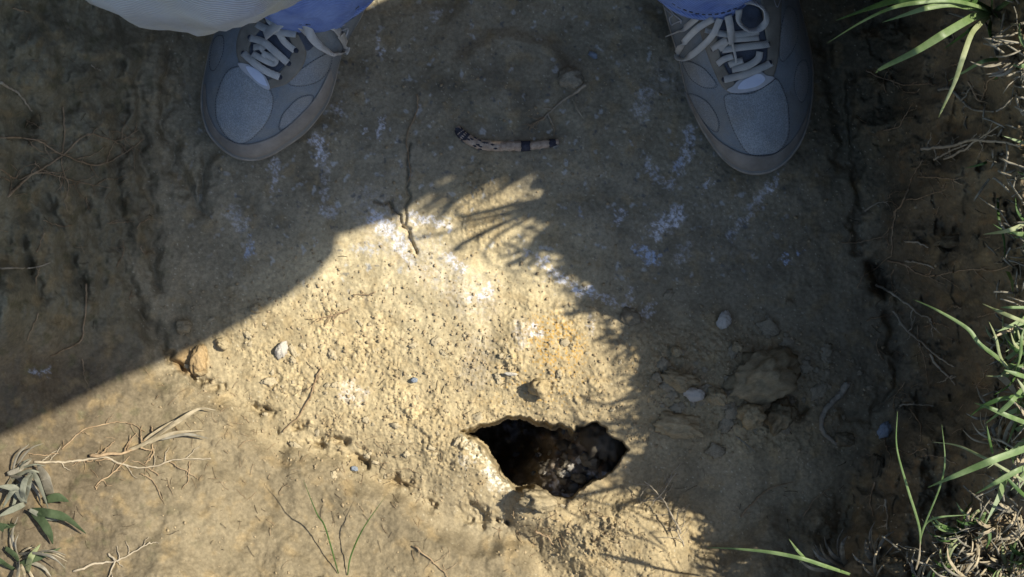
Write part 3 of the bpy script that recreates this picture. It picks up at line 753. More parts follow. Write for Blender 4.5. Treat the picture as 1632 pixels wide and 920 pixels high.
root(c6([(1110, 888, .004), (1160, 880, .006), (1250, 886)]), "level pale root above the bluish flake on the right bank", .0009, .0004, 'root_pale', 1, 20, seed=40)
root(c6([(1180, 560), (1190, 640), (1215, 720), (1222, 800)]), "thin hanging root between the two slanting pale roots' ends", .0006, .0003, 'root', 2, 20, seed=41)
root(c6([(1085, 330), (1075, 380), (1080, 440)]), "little hanging root right of the dark notch", .0006, .0003, 'root', 2, 20, seed=42)
root(c6([(1130, 50), (1200, 40), (1300, 5)]), "thin root high in the right bank meeting the long winding one", .0006, .0003, 'root', 4, 25, seed=43)
root(ctr([(250, 345), (350, 390), (460, 415), (570, 405)]), "thin root under the tip of the broad sunlit blade", .0008, .0004, 'root', 4, 22, seed=44)
root(ctr([(515, 730, .01), (640, 715, .012), (740, 690, .012), (840, 685, .01), (1010, 716)]), "grey woody root jutting left from the right bank, forked", .0015, .0006, 'root_pale', 9, 28, lift=.008, seed=45)
root(ctr([(580, 780, .01), (640, 745, .01), (740, 700, .01)]), "lower prong beneath the grey woody root", .0009, .0005, 'root_pale', 2, 20, lift=.008, seed=46)
root(ctr([(625, 780, .008), (700, 750, .01), (760, 705, .01), (900, 620, .01)]), "second prong crossing under the grey woody root", .0010, .0005, 'root_pale', 4, 22, lift=.008, seed=47)
root(ctr([(600, 435), (650, 435), (700, 480), (760, 530), (870, 550)]), "grey twig across the right bank below the drooping striped blade", .0014, .0006, 'straw_grey', 4, 25, lift=.006, seed=48)
root(ctr([(740, 400), (800, 490), (830, 450), (852, 390), (920, 360)]), "looping fine root beside the drooping striped blade", .0007, .0004, 'root', 5, 25, seed=49)
root(ctr([(500, 860), (580, 866), (650, 875), (720, 905)]), "thin level root below the grey woody root", .0007, .0004, 'root', 3, 25, seed=50)
root(ctr([(520, 780), (470, 870), (458, 920)]), "hair thin vertical root in the upper right bank", .0006, .0003, 'root', 2, 20, seed=51)
root(ctr([(330, 640), (400, 620), (440, 560), (480, 500)]), "fine root on the darkest part of the right bank", .0006, .0003, 'root', 6, 25, seed=52)
root(cbr([(830, 30), (790, 90), (740, 140), (712, 200), (722, 255), (785, 310)]), "thick bent earth covered root at the foot of the right bank", .0032, .0018, 'clod_grey', 0, seed=53, wig=1.2)
root(cbr([(345, 635), (390, 580), (470, 515), (580, 478)]), "curved yellow root on the shaded bottom slope", .0008, .0004, 'root', 1, 16, seed=54)
root(cbr([(630, 635), (680, 560), (760, 505)]), "dim root right of the curved yellow one on the bottom slope", .0006, .0003, 'root', 2, 16, seed=55)
root(cbr([(1110, 145), (1160, 220), (1162, 300)]), "thin root beside the top of the tall striped grass stem", .0007, .0004, 'root', 1, 16, seed=56)
root(cbr([(950, 480), (935, 560), (945, 640)]), "short upright root on the bottom right slope", .0008, .0004, 'root', 1, 12, seed=57)
root(cbr([(1000, 560, .008), (1010, 620, .006), (1005, 700)]), "branched rootlet standing near the base of the striped stems", .0009, .0004, 'root_pale', 6, 18, seed=58)
root(cbr([(0, 490), (30, 450), (72, 398)]), "faint rootlet right of the arching root on the mound", .0005, .0003, 'root_pale', 1, 12, seed=59)
# lower left
root(c7([(140, 452), (250, 452), (340, 440), (430, 432), (500, 460), (600, 472), (720, 440), (860, 436)]), "long level root under the straw bundle on the left slope", .0011, .0005, 'root_pale', 8, 28, seed=60)
root(c7([(370, 425, .003), (450, 420, .004), (540, 400, .004), (640, 330, .002)]), "twisted root leading up into the straw bundle", .0016, .0008, 'root', 6, 30, seed=61)
root(c7([(300, 895), (400, 865), (470, 855), (540, 820), (608, 778)]), "pale forked root at the bottom edge right of the weed", .0010, .0005, 'root_pale', 4, 35, seed=62)
root(c7([(440, 820), (465, 860), (440, 920)]), "crossing prong of the forked root at the bottom edge", .0009, .0005, 'root_pale', 2, 26, seed=63)
root(c7([(620, 380), (625, 420), (590, 460)]), "small looping root just beneath the straw bundle", .0007, .0004, 'root', 3, 20, seed=64)
root(c7([(250, 400), (330, 330), (420, 295), (520, 290), (590, 330)]), "dark arching root over the left end of the straw bundle", .0006, .0003, 'root', 4, 22, seed=65)
root(c7([(395, 560), (400, 540), (480, 480), (530, 430)]), "dim root slanting below the long level root", .0007, .0004, 'root', 4, 22, seed=66)
# hairs in the left and right banks
for k in range(46):
    if k < 16: px, py = random.uniform(0, 230), random.uniform(150, 620)
    elif k < 38: px, py = random.uniform(1400, 1600), random.uniform(60, 760)
    else: px, py = random.uniform(80, 330), random.uniform(690, 780)
    a = random.uniform(0, 6.28); L = random.uniform(15, 60); q = [(px, py)]
    for i in range(3):
        a += random.uniform(-.6, .6); q.append((q[-1][0] + L / 3 * math.cos(a), q[-1][1] + L / 3 * math.sin(a)))
    side = ("left bank", "right bank", "slope by the straw bundle")[0 if k < 16 else 1 if k < 38 else 2]
    root(q, "hair thin brown rootlet sticking out of the " + side, .0005, .00025, 'root', random.choice([0, 1, 2, 3]), 18, seed=100 + k, group="fine rootlets in the " + side)

# banded stick between the shoes
def stick():
    pts = [(728, 203), (738, 216), (758, 228), (785, 233), (812, 233), (840, 233), (868, 230), (890, 226)]
    P = catmull(pts, 6)
    W = [G(p[0], p[1], .0035) for p in P]
    zz = np.convolve(np.pad([q[2] for q in W], 6, mode='edge'), np.ones(13) / 13, 'valid')
    W = [unproj(p[0], p[1], z) for p, z in zip(P, zz)]
    root_ = empty("stick", W[len(W) // 2])
    o0 = Vector(root_.location)
    rad = np.interp(np.linspace(0, 1, len(W)), [0, .1, .3, .6, .85, 1], [.0028, .0042, .0046, .0045, .0038, .0022])
    W2 = [Vector(q) - o0 for q in W]
    mb = MB(); tube(mb, W2, [r * random.uniform(.86, 1.1) for r in rad], 14)
    m = noise_mat("pale_bark", (.26, .19, .135), (.50, .41, .31), 300, .85, .6, 600, .0012, .15)
    mb.build("wood", m, root_)
    dark = noise_mat("dark_bark", (.02, .022, .03), (.07, .07, .085), 300, .8, .6, 700, .001, .15)
    n_ = len(W2)
    def band(i0, i1, k, jag):
        mb = MB(); sub = W2[i0:i1]; rr = [r * k for r in rad[i0:i1]]
        fr = frames(sub); v = []; f = []
        for i, (p, t, s_, nn) in enumerate(fr):
            for j in range(12):
                a = 2 * math.pi * j / 12
                v.append(p + (s_ * math.cos(a) + nn * math.sin(a)) * rr[i] + t * random.uniform(-jag, jag))
        for i in range(len(sub) - 1):
            for j in range(12):
                f.append((i * 12 + j, i * 12 + (j + 1) % 12, (i + 1) * 12 + (j + 1) % 12, (i + 1) * 12 + j))
        mb.add(v, f); mb.build("dark_band", dark, root_)
    band(1, 9, 1.06, .0016); band(int(n_ * .665), int(n_ * .665) + 4, 1.12, .0006); band(n_ - 5, n_ - 1, 1.2, .0012)
    for k in range(14):
        i = random.randrange(8, 20); p, t, s_, nn = frames(W2)[i]; a = random.uniform(.3, 2.8)
        mb = MB(); c = p + (s_ * math.cos(a) + nn * math.sin(a)) * rad[i] * .98
        tube(mb, [c - t * .0015, c + t * random.uniform(0, .001), c + t * .002], [.0003, .0009, .0003], 5)
        mb.build("bark_fleck", dark, root_)
    tag(root_, "curved pale stick with dark bark bands lying between the two shoes", "stick")
stick()

# ------------------------------------------------------------------ grass
def taper_blade(t): return max(.06, min(1, (1 - t) * 2.2) ** .7) * (.7 + .3 * min(1, t * 6))
def blade(pts, width, mat='grass', parent=None, name="blade", vee=.25, absz=False, roll=0.0):
    """pts: (px, py, z above ground) from base to tip"""
    P = catmull([p[:2] for p in pts], 8)
    z0 = [(p[2] if absz else float(ground_z(p[0], p[1])) + p[2]) for p in pts]
    zz = np.interp(np.linspace(0, 1, len(P)), np.linspace(0, 1, len(pts)), z0)
    W = [Vector(unproj(p[0], p[1], z)) for p, z in zip(P, zz)]
    mb = MB(); ribbon(mb, W, width * .8, .0004, taper_blade, vee, roll)
    o0 = Vector(parent.location) if parent else Vector(W[0])
    v = [tuple(Vector(q) - o0) for q in mb.v]; mb.v = v
    o = mb.build(name, M[mat], parent)
    if not parent: o.location = o0
    return o
def plant(name, px, py, label, cat, blades, group=None, lift=0.0):
    r = empty(name, G(px, py, lift)); tag(r, label, cat, group)
    for b in blades:
        blade(b[0], b[1], b[2], r, b[3] if len(b) > 3 else "blade", absz=(b[4] if len(b) > 4 else False), roll=(b[5] if len(b) > 5 else 0.0))
    return r
z_ = .262
A = True
plant("grass_tuft", 1592, 22, "leafy green tuft overhanging the right bank in the top right corner, five blades in sun", "grass", [
    (ctr([(860, 60, .27), (780, 28, .315), (650, 3, .34), (500, 13, .345), (370, 40, .34), (220, 110, .32), (55, 212, .29)]), .0030, 'grass', 'blade', A),
    (ctr([(860, 50, .27), (700, -20, .31), (560, -10, .32), (400, 0, .31), (250, 45, .29), (100, 100, .26)]), .0058, 'grass_dark', 'blade', A),
    (ctr([(850, 55, .27), (760, 40, .30), (660, 22, .315), (540, 40, .32), (430, 75, .31), (325, 110, .30)]), .0042, 'grass', 'blade', A),
    (ctr([(860, 62, .27), (780, 80, .30), (740, 100, .315), (620, 170, .325), (490, 250, .32), (330, 330, .30), (292, 357, .29)]), .0058, 'grass', 'blade', A),
    (ctr([(850, 80, .27), (800, 120, .30), (760, 170, .315), (720, 280, .32), (680, 400, .31), (620, 530, .29), (600, 575, .28)]), .0040, 'grass_yellow', 'blade', A),
    (ctr([(1018, 290, .26), (920, 290, .28), (820, 300, .285), (720, 355, .27), (650, 395, .25)]), .0028, 'grass', 'blade', A),
    (ctr([(870, 60, .26), (850, 150, .28), (880, 240, .27)]), .003, 'grass_dark', 'blade', A),
    (ctr([(1018, 310, .27), (940, 345, .28), (870, 390, .27)]), .005, 'grass_dark', 'blade', A),
    (ctr([(830, 90, .26), (750, 150, .27), (625, 240, .24)]), .0034, 'grass_dark', 'blade', A),
    (ctr([(880, 50, .27), (960, -10, .30), (1000, -60, .32)]), .004, 'grass', 'blade', A),
    (ctr([(860, 50, .27), (860, -40, .32), (820, -100, .34)]), .004, 'grass', 'blade', A),
    (ctr([(870, 60, .27), (940, 130, .29), (1000, 180, .29), (1060, 220, .28)]), .003, 'grass', 'blade', A),
    (ctr([(880, 70, .27), (950, 160, .29), (945, 240, .28), (960, 300, .26)]), .0025, 'grass_dark', 'blade', A)])
plant("dry_grass", 1605, 15, "dry straw coloured blades among the top right corner tuft", "dry grass", [
    (ctr([(960, -20, .27), (930, 90, .285), (900, 205, .27)]), .0055, 'straw', 'blade', A, .3),
    (ctr([(1020, 20, .27), (980, 110, .29), (935, 200, .28)]), .003, 'straw_grey', 'blade', A),
    (ctr([(900, 40, .26), (780, 90, .28), (650, 65, .27)]), .0028, 'straw_grey', 'blade', A),
    (ctr([(830, 110, .26), (870, 200, .28), (890, 280, .28), (910, 300, .26)]), .0032, 'straw_grey', 'blade', A),
    (ctr([(1018, 200, .26), (960, 190, .27), (890, 240, .26)]), .0028, 'straw', 'blade', A),
    (ctr([(1018, 440, .24), (960, 440, .25), (905, 450, .24)]), .0030, 'straw_grey', 'blade', A),
    (ctr([(1018, 465, .24), (960, 475, .24)]), .003, 'straw_grey', 'blade', A),
    (ctr([(1018, -10, .28), (1000, 40, .29), (985, 70, .28)]), .009, 'straw', 'blade', A)])
cR = lambda L: [(1300 + a[0] / 3.066, 300 + a[1] / 3.066) + tuple(a[2:]) for a in L]
g1 = plant("grass_sprig", 1645, 355, "single short blade, half sunlit, pointing left from the right edge", "grass", [(cR([(1060, 155, .27), (950, 205, .275), (820, 226, .25)]), .0035, 'grass_yellow', 'blade', A)])
plant("grass_tuft", 1618, 598, "green tuft on the right rim halfway down, with a long jointed runner reaching left", "grass", [
    (cR([(965, 905, .25), (890, 830, .265), (800, 760, .27), (740, 685, .27), (600, 600, .265), (475, 543, .25)]), .0033, 'grass', 'blade', A),
    (cR([(960, 900, .25), (905, 830, .27), (880, 730, .28), (845, 650, .27)]), .0024, 'grass_yellow', 'blade', A),
    (cR([(975, 905, .25), (1000, 820, .28), (1005, 740, .29), (1018, 680, .29)]), .0028, 'grass', 'blade', A),
    (cR([(970, 910, .25), (1018, 860, .26), (1060, 820, .26)]), .0035, 'grass', 'blade', A)])
plant("grass_sprig", 1650, 520, "lower of two level blades entering from the right edge above the jointed runner, yellow green", "grass", [(cR([(1060, 670, .27), (960, 630, .28), (880, 595, .275), (815, 565, .26)]), .003, 'grass_yellow', 'blade', A)])
plant("grass_sprig", 1650, 490, "straight pale level blade entering from the right edge", "grass", [(cR([(1080, 583, .28), (960, 583, .285), (900, 582, .28)]), .0022, 'grass', 'blade', A)])
plant("grass_sprig", 1600, 350, "dim thin blade hanging in the shade of the right bank", "grass", [(cR([(890, 50, .24), (895, 150, .25), (920, 250, .25), (925, 340, .24)]), .0022, 'grass_dark', 'blade', A)])
plant("grass_sprig", 1600, 258, "dark green blade lying level on the right bank below the woody root", "grass", [(ctr([(900, 760, .23), (820, 800, .235), (730, 822, .225)]), .0022, 'grass_dark', 'blade', A)])
plant("grass_tuft", 1640, 660, "bright tuft with crossed wide blades at the right edge, lower half", "grass", [
    (cbr([(1640, 40, .27), (1580, 110, .285), (1520, 165, .28), (1455, 215, .265)]), .0040, 'grass', 'blade', A),
    (cbr([(1700, 235, .26), (1560, 180, .28), (1480, 145, .28), (1405, 120, .27)]), .0036, 'grass', 'blade', A),
    (cbr([(1640, 85, .26), (1520, 105, .28), (1440, 140, .275), (1385, 182, .26)]), .0034, 'grass_dark', 'blade', A),
    (cbr([(1690, 20, .27), (1600, -10, .29), (1540, -30, .29)]), .0034, 'grass', 'blade', A),
    (cbr([(1660, 130, .27), (1632, 60, .29), (1600, 10, .29)]), .0030, 'grass_yellow', 'blade', A)])
plant("grass_tuft", 1660, 720, "tuft whose one broad flat blade slopes down left across the lower right", "grass", [
    (cbr([(1700, 300, .26), (1632, 330, .275), (1480, 385, .285), (1300, 460, .275), (1195, 505, .255)]), .0055, 'grass', 'blade', A),
    (cbr([(1700, 390, .25), (1600, 430, .265), (1500, 485, .265), (1410, 535, .25)]), .0045, 'grass', 'blade', A),
    (cbr([(1640, 480, .25), (1540, 420, .27), (1450, 370, .27), (1330, 315, .255), (1215, 298, .235)]), .0022, 'grass_yellow', 'blade', A),
    (cbr([(1490, 350, .25), (1475, 290, .26), (1462, 220, .26)]), .0022, 'grass_dark', 'blade', A),
    (cbr([(1700, 600, .24), (1600, 510, .26), (1520, 420, .26)]), .003, 'grass_dark', 'blade', A)])
plant("grass_sprout", 1467, 865, "sprout of two tall jointed stems forming a V in the lower right", "grass", [
    (cbr([(1160, 765, .195), (1158, 700, .21), (1138, 620, .23), (1100, 500, .25), (1053, 320, .27), (1056, 160, .28)]), .0022, 'grass', 'stem', A),
    (cbr([(1160, 745, .195), (1182, 670, .21), (1250, 500, .235), (1272, 380, .25), (1258, 220, .26)]), .0016, 'grass', 'stem', A),
    (cbr([(1162, 720, .20), (1190, 665, .21), (1250, 640, .22), (1375, 630, .22)]), .0022, 'grass', 'leaf', A),
    (cbr([(1140, 880, .18), (1155, 820, .19), (1160, 750, .2)]), .002, 'straw', 'stem', A)])
plant("grass_runner", 1345, 912, "light green runner reaching far left along the bottom edge", "grass", [
    (cbr([(840, 900, .13), (720, 860, .15), (620, 828, .155), (480, 800, .15), (330, 785, .14), (190, 778, .12)]), .0036, 'grass', 'blade', A),
    (cbr([(640, 832, .15), (600, 790, .16), (562, 738, .155)]), .0026, 'grass', 'blade', A),
    (cbr([(640, 826, .15), (610, 846, .14)]), .002, 'grass_yellow', 'blade', A)])
plant("thin_grass", 540, 905, "thin dark green stem on the smooth bottom slope, left one of two, leaning left", "grass", [
    (c7([(1378, 905, .002), (1325, 720, .030), (1290, 660, .038), (1235, 525, .05)]), .0016, 'grass_dark', 'stem')])
plant("thin_grass", 555, 912, "thin dark green stem on the smooth bottom slope leaning right toward the mound", "grass", [
    (c7([(1415, 912, .002), (1430, 830, .012), (1480, 720, .03), (1570, 590, .05)]), .0016, 'grass_dark', 'stem')])
# straw bundle
mbp = [(c7([(590, 368, .004), (680, 310, .010), (790, 250, .006)]), .0085, 'straw', 'stalk'), (c7([(600, 375, .004), (700, 335, .010), (830, 322, .006)]), .0040, 'straw', 'stalk'),
       (c7([(620, 355, .006), (720, 285, .014), (810, 235, .010), (880, 240, .01)]), .0034, 'straw', 'stalk'), (c7([(650, 360, .006), (760, 338, .012), (850, 355, .01)]), .003, 'straw_grey', 'stalk'),
       (c7([(520, 405, .004), (600, 370, .010), (700, 300, .014), (770, 255, .012)]), .0045, 'straw', 'stalk'), (c7([(560, 395, .003), (650, 330, .012), (740, 270, .013)]), .003, 'straw_grey', 'stalk')]
mbp = [(b[0], b[1], b[2], b[3], False, .3 * i - .6) for i, b in enumerate(mbp)]
plant("straw_bundle", 235, 702, "bundle of dry straw stalks lying in the sun on the left slope", "straw", mbp)
plant("straw", 922, 172, "single pale straw sliver below the grey stone between the shoes", "straw", [([(914, 160, .003), (920, 174, .005), (930, 189, .003)], .0022, 'straw')])
plant("straw", 1180, 710, "single grey straw on the shaded slope right of the hole", "straw", [(cbr([(320, 270, .002), (370, 310, .006), (412, 347, .003)]), .0014, 'straw_grey')])
plant("straw", 1538, 195, "small curled grey leaf hanging in the upper right bank", "leaf", [(ctr([(738, 570, .006), (730, 600, .008), (740, 635, .004)]), .003, 'straw_grey')])
# weed, lower left
plant("weed", 48, 822, "low weed with green leaves and grey furry stalks in the bottom left corner", "weed", [
    (c7([(130, 650, .010), (200, 660, .02), (270, 680, .022), (350, 742, .010)]), .0085, 'weed', 'leaf'),
    (c7([(130, 650, .010), (170, 690, .015), (200, 740, .014), (215, 785, .006)]), .0085, 'weed', 'leaf'),
    (c7([(190, 605, .012), (235, 595, .018), (280, 612, .014)]), .0085, 'weed', 'leaf'),
    (c7([(60, 700, .01), (20, 720, .02), (-30, 690, .02)]), .0085, 'weed', 'leaf'),
    (c7([(100, 610, .012), (115, 550, .028), (128, 500, .022), (150, 520, .026), (175, 580, .02), (198, 645, .01)]), .0055, 'weed_grey', 'stalk'),
    (c7([(100, 620, .01), (92, 570, .024), (105, 520, .03), (130, 498, .025)]), .006, 'weed_grey', 'stalk'),
    (c7([(100, 622, .012), (50, 645, .018), (-10, 675, .016)]), .006, 'weed_grey', 'stalk'),
    (c7([(100, 618, .012), (60, 560, .022), (-10, 550, .022)]), .0075, 'weed_grey', 'stalk'),
    (c7([(90, 540, .015), (50, 570, .02), (10, 640, .012)]), .005, 'weed_grey', 'stalk'),
    (c7([(120, 645, .014), (180, 675, .012), (240, 690, .008)]), .005, 'weed_grey', 'stalk'),
    (c7([(205, 590, .006), (185, 520, .02), (150, 455, .012)]), .010, 'straw_grey', 'leaf'),
    (c7([(30, 500, .008), (80, 480, .015), (130, 440, .01)]), .005, 'straw_grey', 'stalk'),
    (c7([(110, 900, .004), (125, 840, .02), (165, 785, .018)]), .006, 'grass_yellow', 'leaf'),
    (c7([(70, 875, .006), (130, 850, .015), (180, 830, .015), (250, 800, .012)]), .006, 'weed', 'leaf'),
    (c7([(20, 800, .006), (60, 830, .012), (80, 870, .004)]), .005, 'weed', 'leaf'),
    (c7([(60, 890, .004), (10, 860, .015), (-40, 820, .015)]), .005, 'weed', 'leaf')])
#FR
# fringe of small tufts along the right rim and the lower right corner
def wild_tuft(px, py, n, L, label, cat, group, mats, ang0, spread, wd=.0024, name="grass_tuft"):
    zb = float(ground_z(px, py)); r = empty(name, unproj(px, py, zb)); tag(r, label, cat, group)
    for i in range(n):
        a = ang0 + random.uniform(-spread, spread); l = L * random.uniform(.5, 1.2); up = random.uniform(.006, .028) if py > 770 else random.uniform(.004, .018)
        bx, by = px + random.uniform(-6, 6), py + random.uniform(-6, 6)
        pts = [(bx, by, zb + .001), (bx + l * .35 * math.cos(a), by + l * .35 * math.sin(a), zb + up * .7),
               (bx + l * .7 * math.cos(a + .15), by + l * .7 * math.sin(a + .15), zb + up), (bx + l * math.cos(a + .35), by + l * math.sin(a + .35), zb + up * .75)]
        blade(pts, wd * random.uniform(.6, 1.3), random.choice(mats), r, absz=True, roll=random.uniform(-.6, .6))
n = 0
while n < 34:
    if n < 20: px, py = random.uniform(1470, 1660), random.uniform(790, 960)
    elif n < 32: px, py = random.uniform(1585, 1680), random.uniform(40, 800)
    else: px, py = random.uniform(1380, 1500), random.uniform(890, 950)
    if px < 1560 - (py - 800) * .9 and n < 20: continue
    dry = random.random() < .55
    wild_tuft(px, py, random.randint(6, 10), random.uniform(35, 75), ("small clump of dry straw" if dry else "small green and yellow grass clump") + " in the turf along the right rim",
              "dry grass" if dry else "grass", "small dry clumps on the right rim" if dry else "small green clumps on the right rim",
              ['straw', 'straw_grey', 'straw'] if dry else ['grass', 'grass_yellow', 'grass_dark'], math.pi, 2.2, .0026 if dry else .003, "dry_grass" if dry else "grass_tuft")
    n += 1
wild_tuft(1345, 900, 12, 60, "brown frayed straw clump at the bottom edge beside the light green runner", "dry grass", None, ['straw', 'straw_grey'], math.pi * 1.2, .8, .004, "dry_grass")
wild_tuft(20, 760, 14, 70, "dry grey grass clump behind the weed in the bottom left corner", "dry grass", None, ['straw_grey', 'weed_grey'], 0.3, 2.0, .003, "dry_grass")
wild_tuft(30, 890, 14, 70, "dry straw clump under the weed at the very bottom left", "dry grass", None, ['straw_grey', 'straw'], -.3, 1.8, .003, "dry_grass")
wild_tuft(1400, 895, 12, 50, "brown straw clump at the bottom edge above the grey stone", "dry grass", None, ['straw_grey', 'straw'], math.pi * 1.4, 1.2, .003, "dry_grass")
n = 0  # unseen tall grass, added to shade the upper right of the floor
while n < 36:
    t_ = random.random()
    zt = .25; wx_, wy_ = (.33 + random.uniform(0, .10), random.uniform(.25, .36)) if n < 22 else (.40 + random.uniform(0, .2), random.uniform(.1, .5))
    kk = S * (1 - zt / H); px, py = 816 + wx_ / kk, 460 - wy_ / kk
    zb = float(ground_z(px, py)); r = empty("shade_weed", unproj(px, py, zb))
    tag(r, "unseen tall grass added beyond the top right corner to shade the pit floor", "grass", "added tall grass shading the pit")
    hgt_ = .06 + .10 * max(0, min(1, (wy_ - .19) / .06)) if n < 22 else .12
    for i in range(10):
        a = random.uniform(0, 6.28); l = random.uniform(20, 80) 
        W = [Vector((0, 0, 0)), Vector((math.cos(a) * l * .3 * S, math.sin(a) * l * .3 * S, hgt_ * .6)), Vector((math.cos(a) * l * S, math.sin(a) * l * S, hgt_ * random.uniform(.8, 1.1)))]
        W = [Vector(q) for q in catmull([tuple(q) for q in W], 6)]
        mb = MB(); ribbon(mb, W, .005, .0004, taper_blade, .2, random.uniform(-1, 1)); mb.build("blade", M['grass'], r)
    n += 1
# thatch litter on the right rim; grass beyond the frame
mb = MB()
def litter(mb, px, py, L, z0, r):
    a = random.uniform(0, 6.28); pts = []
    for k in range(4):
        t = k / 3; pts.append(Vector(unproj(px + L * t * math.cos(a), py + L * t * math.sin(a), z0 + .006 * math.sin(t * 3) + random.uniform(0, .012))))
        a += random.uniform(-.12, .12)
    tube(mb, pts, r, 4)
for k in range(1100):
    px = random.uniform(1430, 1740); py = random.uniform(-60, 980)
    lim = 1590 + 14 * math.sin(py * .02) - max(0, (py - 760)) * .95
    if px < lim + random.gauss(0, 14): continue
    litter(mb, px, py, random.uniform(14, 50), float(ground_z(px, py)) + .003, random.uniform(.0003, .0008))
o = mb.build("straw_litter", M['straw_grey']); tag(o, "matted dead grass litter covering the right rim", "litter", kind='stuff')
mb = MB(); mb2 = MB()
def field_blade(mb, x, y, z, hgt, lean):
    a = random.uniform(0, 6.28); w_ = random.uniform(.0012, .0028)
    dx, dy = math.cos(a) * lean, math.sin(a) * lean; sxv, syv = -math.sin(a) * w_, math.cos(a) * w_
    v = [(x - sxv, y - syv, z), (x + sxv, y + syv, z), (x + dx * .4 - sxv * .8, y + dy * .4 - syv * .8, z + hgt * .6), (x + dx * .4 + sxv * .8, y + dy * .4 + syv * .8, z + hgt * .6), (x + dx, y + dy, z + hgt)]
    mb.add(v, [(0, 1, 3, 2), (2, 3, 4)])
def hz(x, y):
    px = x / (S * (1 - .245 / H)) + 816; py = 460 - y / (S * (1 - .245 / H)); return float(ground_z(px, py)), px, py
cnt = 0
while cnt < 42000:
    rr = abs(random.gauss(0, .75)) + .3; a = random.uniform(0, 6.28); gx, gy = rr * math.cos(a), rr * math.sin(a)
    z, px, py = hz(gx, gy)
    if z < .215: continue
    if -60 < px < 1625 and -60 < py < 930: continue
    if abs(gx) < .34 and .4 < gy < 1.1: continue
    hgt = random.uniform(.02, .05)
    if gx > .28 and gy > -.05: hgt *= 1.15
    if gx > .26 and gx < .5 and gy > -.3 and gy < .3: hgt *= .35
    field_blade(mb if random.random() < .6 else mb2, gx, gy, z - .002, hgt, random.uniform(.005, .04)); cnt += 1
tag(mb.build("grass", M['grass'], smooth=False), "green lawn grass around the dug pit", "grass", kind='stuff')
tag(mb2.build("dry_grass_cover", M['straw'], smooth=False), "dry blades mixed into the lawn around the pit", "grass", kind='stuff')

# ------------------------------------------------------------------ person squatting at the head of the pit (casts the big shadow)
def fabric_mat(name, c1, c2, cell, rough=.85, bump=.6, kind='dots', spec=.2, dusty=0.0):
    m, n, l, b = new_mat(name)
    tc = n.new("ShaderNodeTexCoord")
    nz = n.new("ShaderNodeTexNoise"); nz.inputs["Scale"].default_value = 35; nz.inputs["Detail"].default_value = 8; nz.inputs["Roughness"].default_value = .7
    l.new(tc.outputs["Object"], nz.inputs["Vector"])
    cr = n.new("ShaderNodeValToRGB"); cr.color_ramp.elements[0].position = .3; cr.color_ramp.elements[1].position = .7
    cr.color_ramp.elements[0].color = (*c1, 1); cr.color_ramp.elements[1].color = (*c2, 1)
    l.new(nz.outputs["Fac"], cr.inputs[0])
    if kind == 'dots':
        t = n.new("ShaderNodeTexVoronoi"); t.inputs["Scale"].default_value = cell; t.inputs["Randomness"].default_value = .7; o_ = t.outputs["Distance"]
    else:
        t = n.new("ShaderNodeTexWave"); t.inputs["Scale"].default_value = cell; t.inputs["Distortion"].default_value = 1.2; t.inputs["Detail"].default_value = 2; t.bands_direction = 'DIAGONAL'; o_ = t.outputs["Fac"]
    l.new(tc.outputs["Object"], t.inputs["Vector"])
    src = cr.outputs[0]
    if dusty:
        n2 = n.new("ShaderNodeTexNoise"); n2.inputs["Scale"].default_value = 22; n2.inputs["Detail"].default_value = 9; n2.inputs["Roughness"].default_value = .72
        l.new(tc.outputs["Object"], n2.inputs["Vector"])
        m2 = n.new("ShaderNodeMapRange"); m2.inputs[1].default_value = .42; m2.inputs[2].default_value = .66; m2.inputs[4].default_value = dusty
        l.new(n2.outputs["Fac"], m2.inputs[0])
        mxd = n.new("ShaderNodeMix"); mxd.data_type = 'RGBA'; l.new(m2.outputs[0], mxd.inputs[0]); l.new(src, mxd.inputs[6]); mxd.inputs[7].default_value = (.26, .235, .18, 1)
        src = mxd.outputs[2]
    mr = n.new("ShaderNodeMapRange"); mr.inputs[1].default_value = 0; mr.inputs[2].default_value = .7 if kind == 'dots' else 1
    mr.inputs[3].default_value = .62 if kind == 'dots' else .8; mr.inputs[4].default_value = 1.15
    l.new(o_, mr.inputs[0])
    vm = n.new("ShaderNodeVectorMath"); vm.operation = 'SCALE'; l.new(src, vm.inputs[0]); l.new(mr.outputs[0], vm.inputs["Scale"])
    l.new(vm.outputs[0], b.inputs["Base Color"])
    bp = n.new("ShaderNodeBump"); bp.inputs["Strength"].default_value = bump; bp.inputs["Distance"].default_value = .0005
    l.new(o_, bp.inputs["Height"])
    n3 = n.new("ShaderNodeTexNoise"); n3.inputs["Scale"].default_value = 45; n3.inputs["Detail"].default_value = 5; n3.inputs["Distortion"].default_value = .6
    l.new(tc.outputs["Object"], n3.inputs["Vector"])
    b2 = n.new("ShaderNodeBump"); b2.inputs["Strength"].default_value = .55; b2.inputs["Distance"].default_value = .0035
    l.new(n3.outputs["Fac"], b2.inputs["Height"]); l.new(bp.outputs[0], b2.inputs["Normal"]); l.new(b2.outputs[0], b.inputs["Normal"])
    b.inputs["Roughness"].default_value = rough; b.inputs["Specular IOR Level"].default_value = spec
    return m, cr, vm
M['sh_mesh'] = fabric_mat("shoe_mesh", (.24, .265, .275), (.34, .36, .36), 900, dusty=.5)[0]
M['sh_suede'] = fabric_mat("shoe_suede", (.165, .185, .195), (.245, .265, .27), 2200, .95, .3, dusty=.6)[0]
M['sh_side'] = fabric_mat("shoe_side_mesh", (.19, .205, .21), (.28, .285, .275), 1100, dusty=.6)[0]
M['sh_tan'] = noise_mat("shoe_tan_suede", (.16, .145, .115), (.25, .225, .18), 60, .95, .4, 900, .0005, .1)
M['sh_rand'] = noise_mat("shoe_rand", (.19, .172, .145), (.30, .275, .235), 50, .9, .4, 900, .0005, .15)
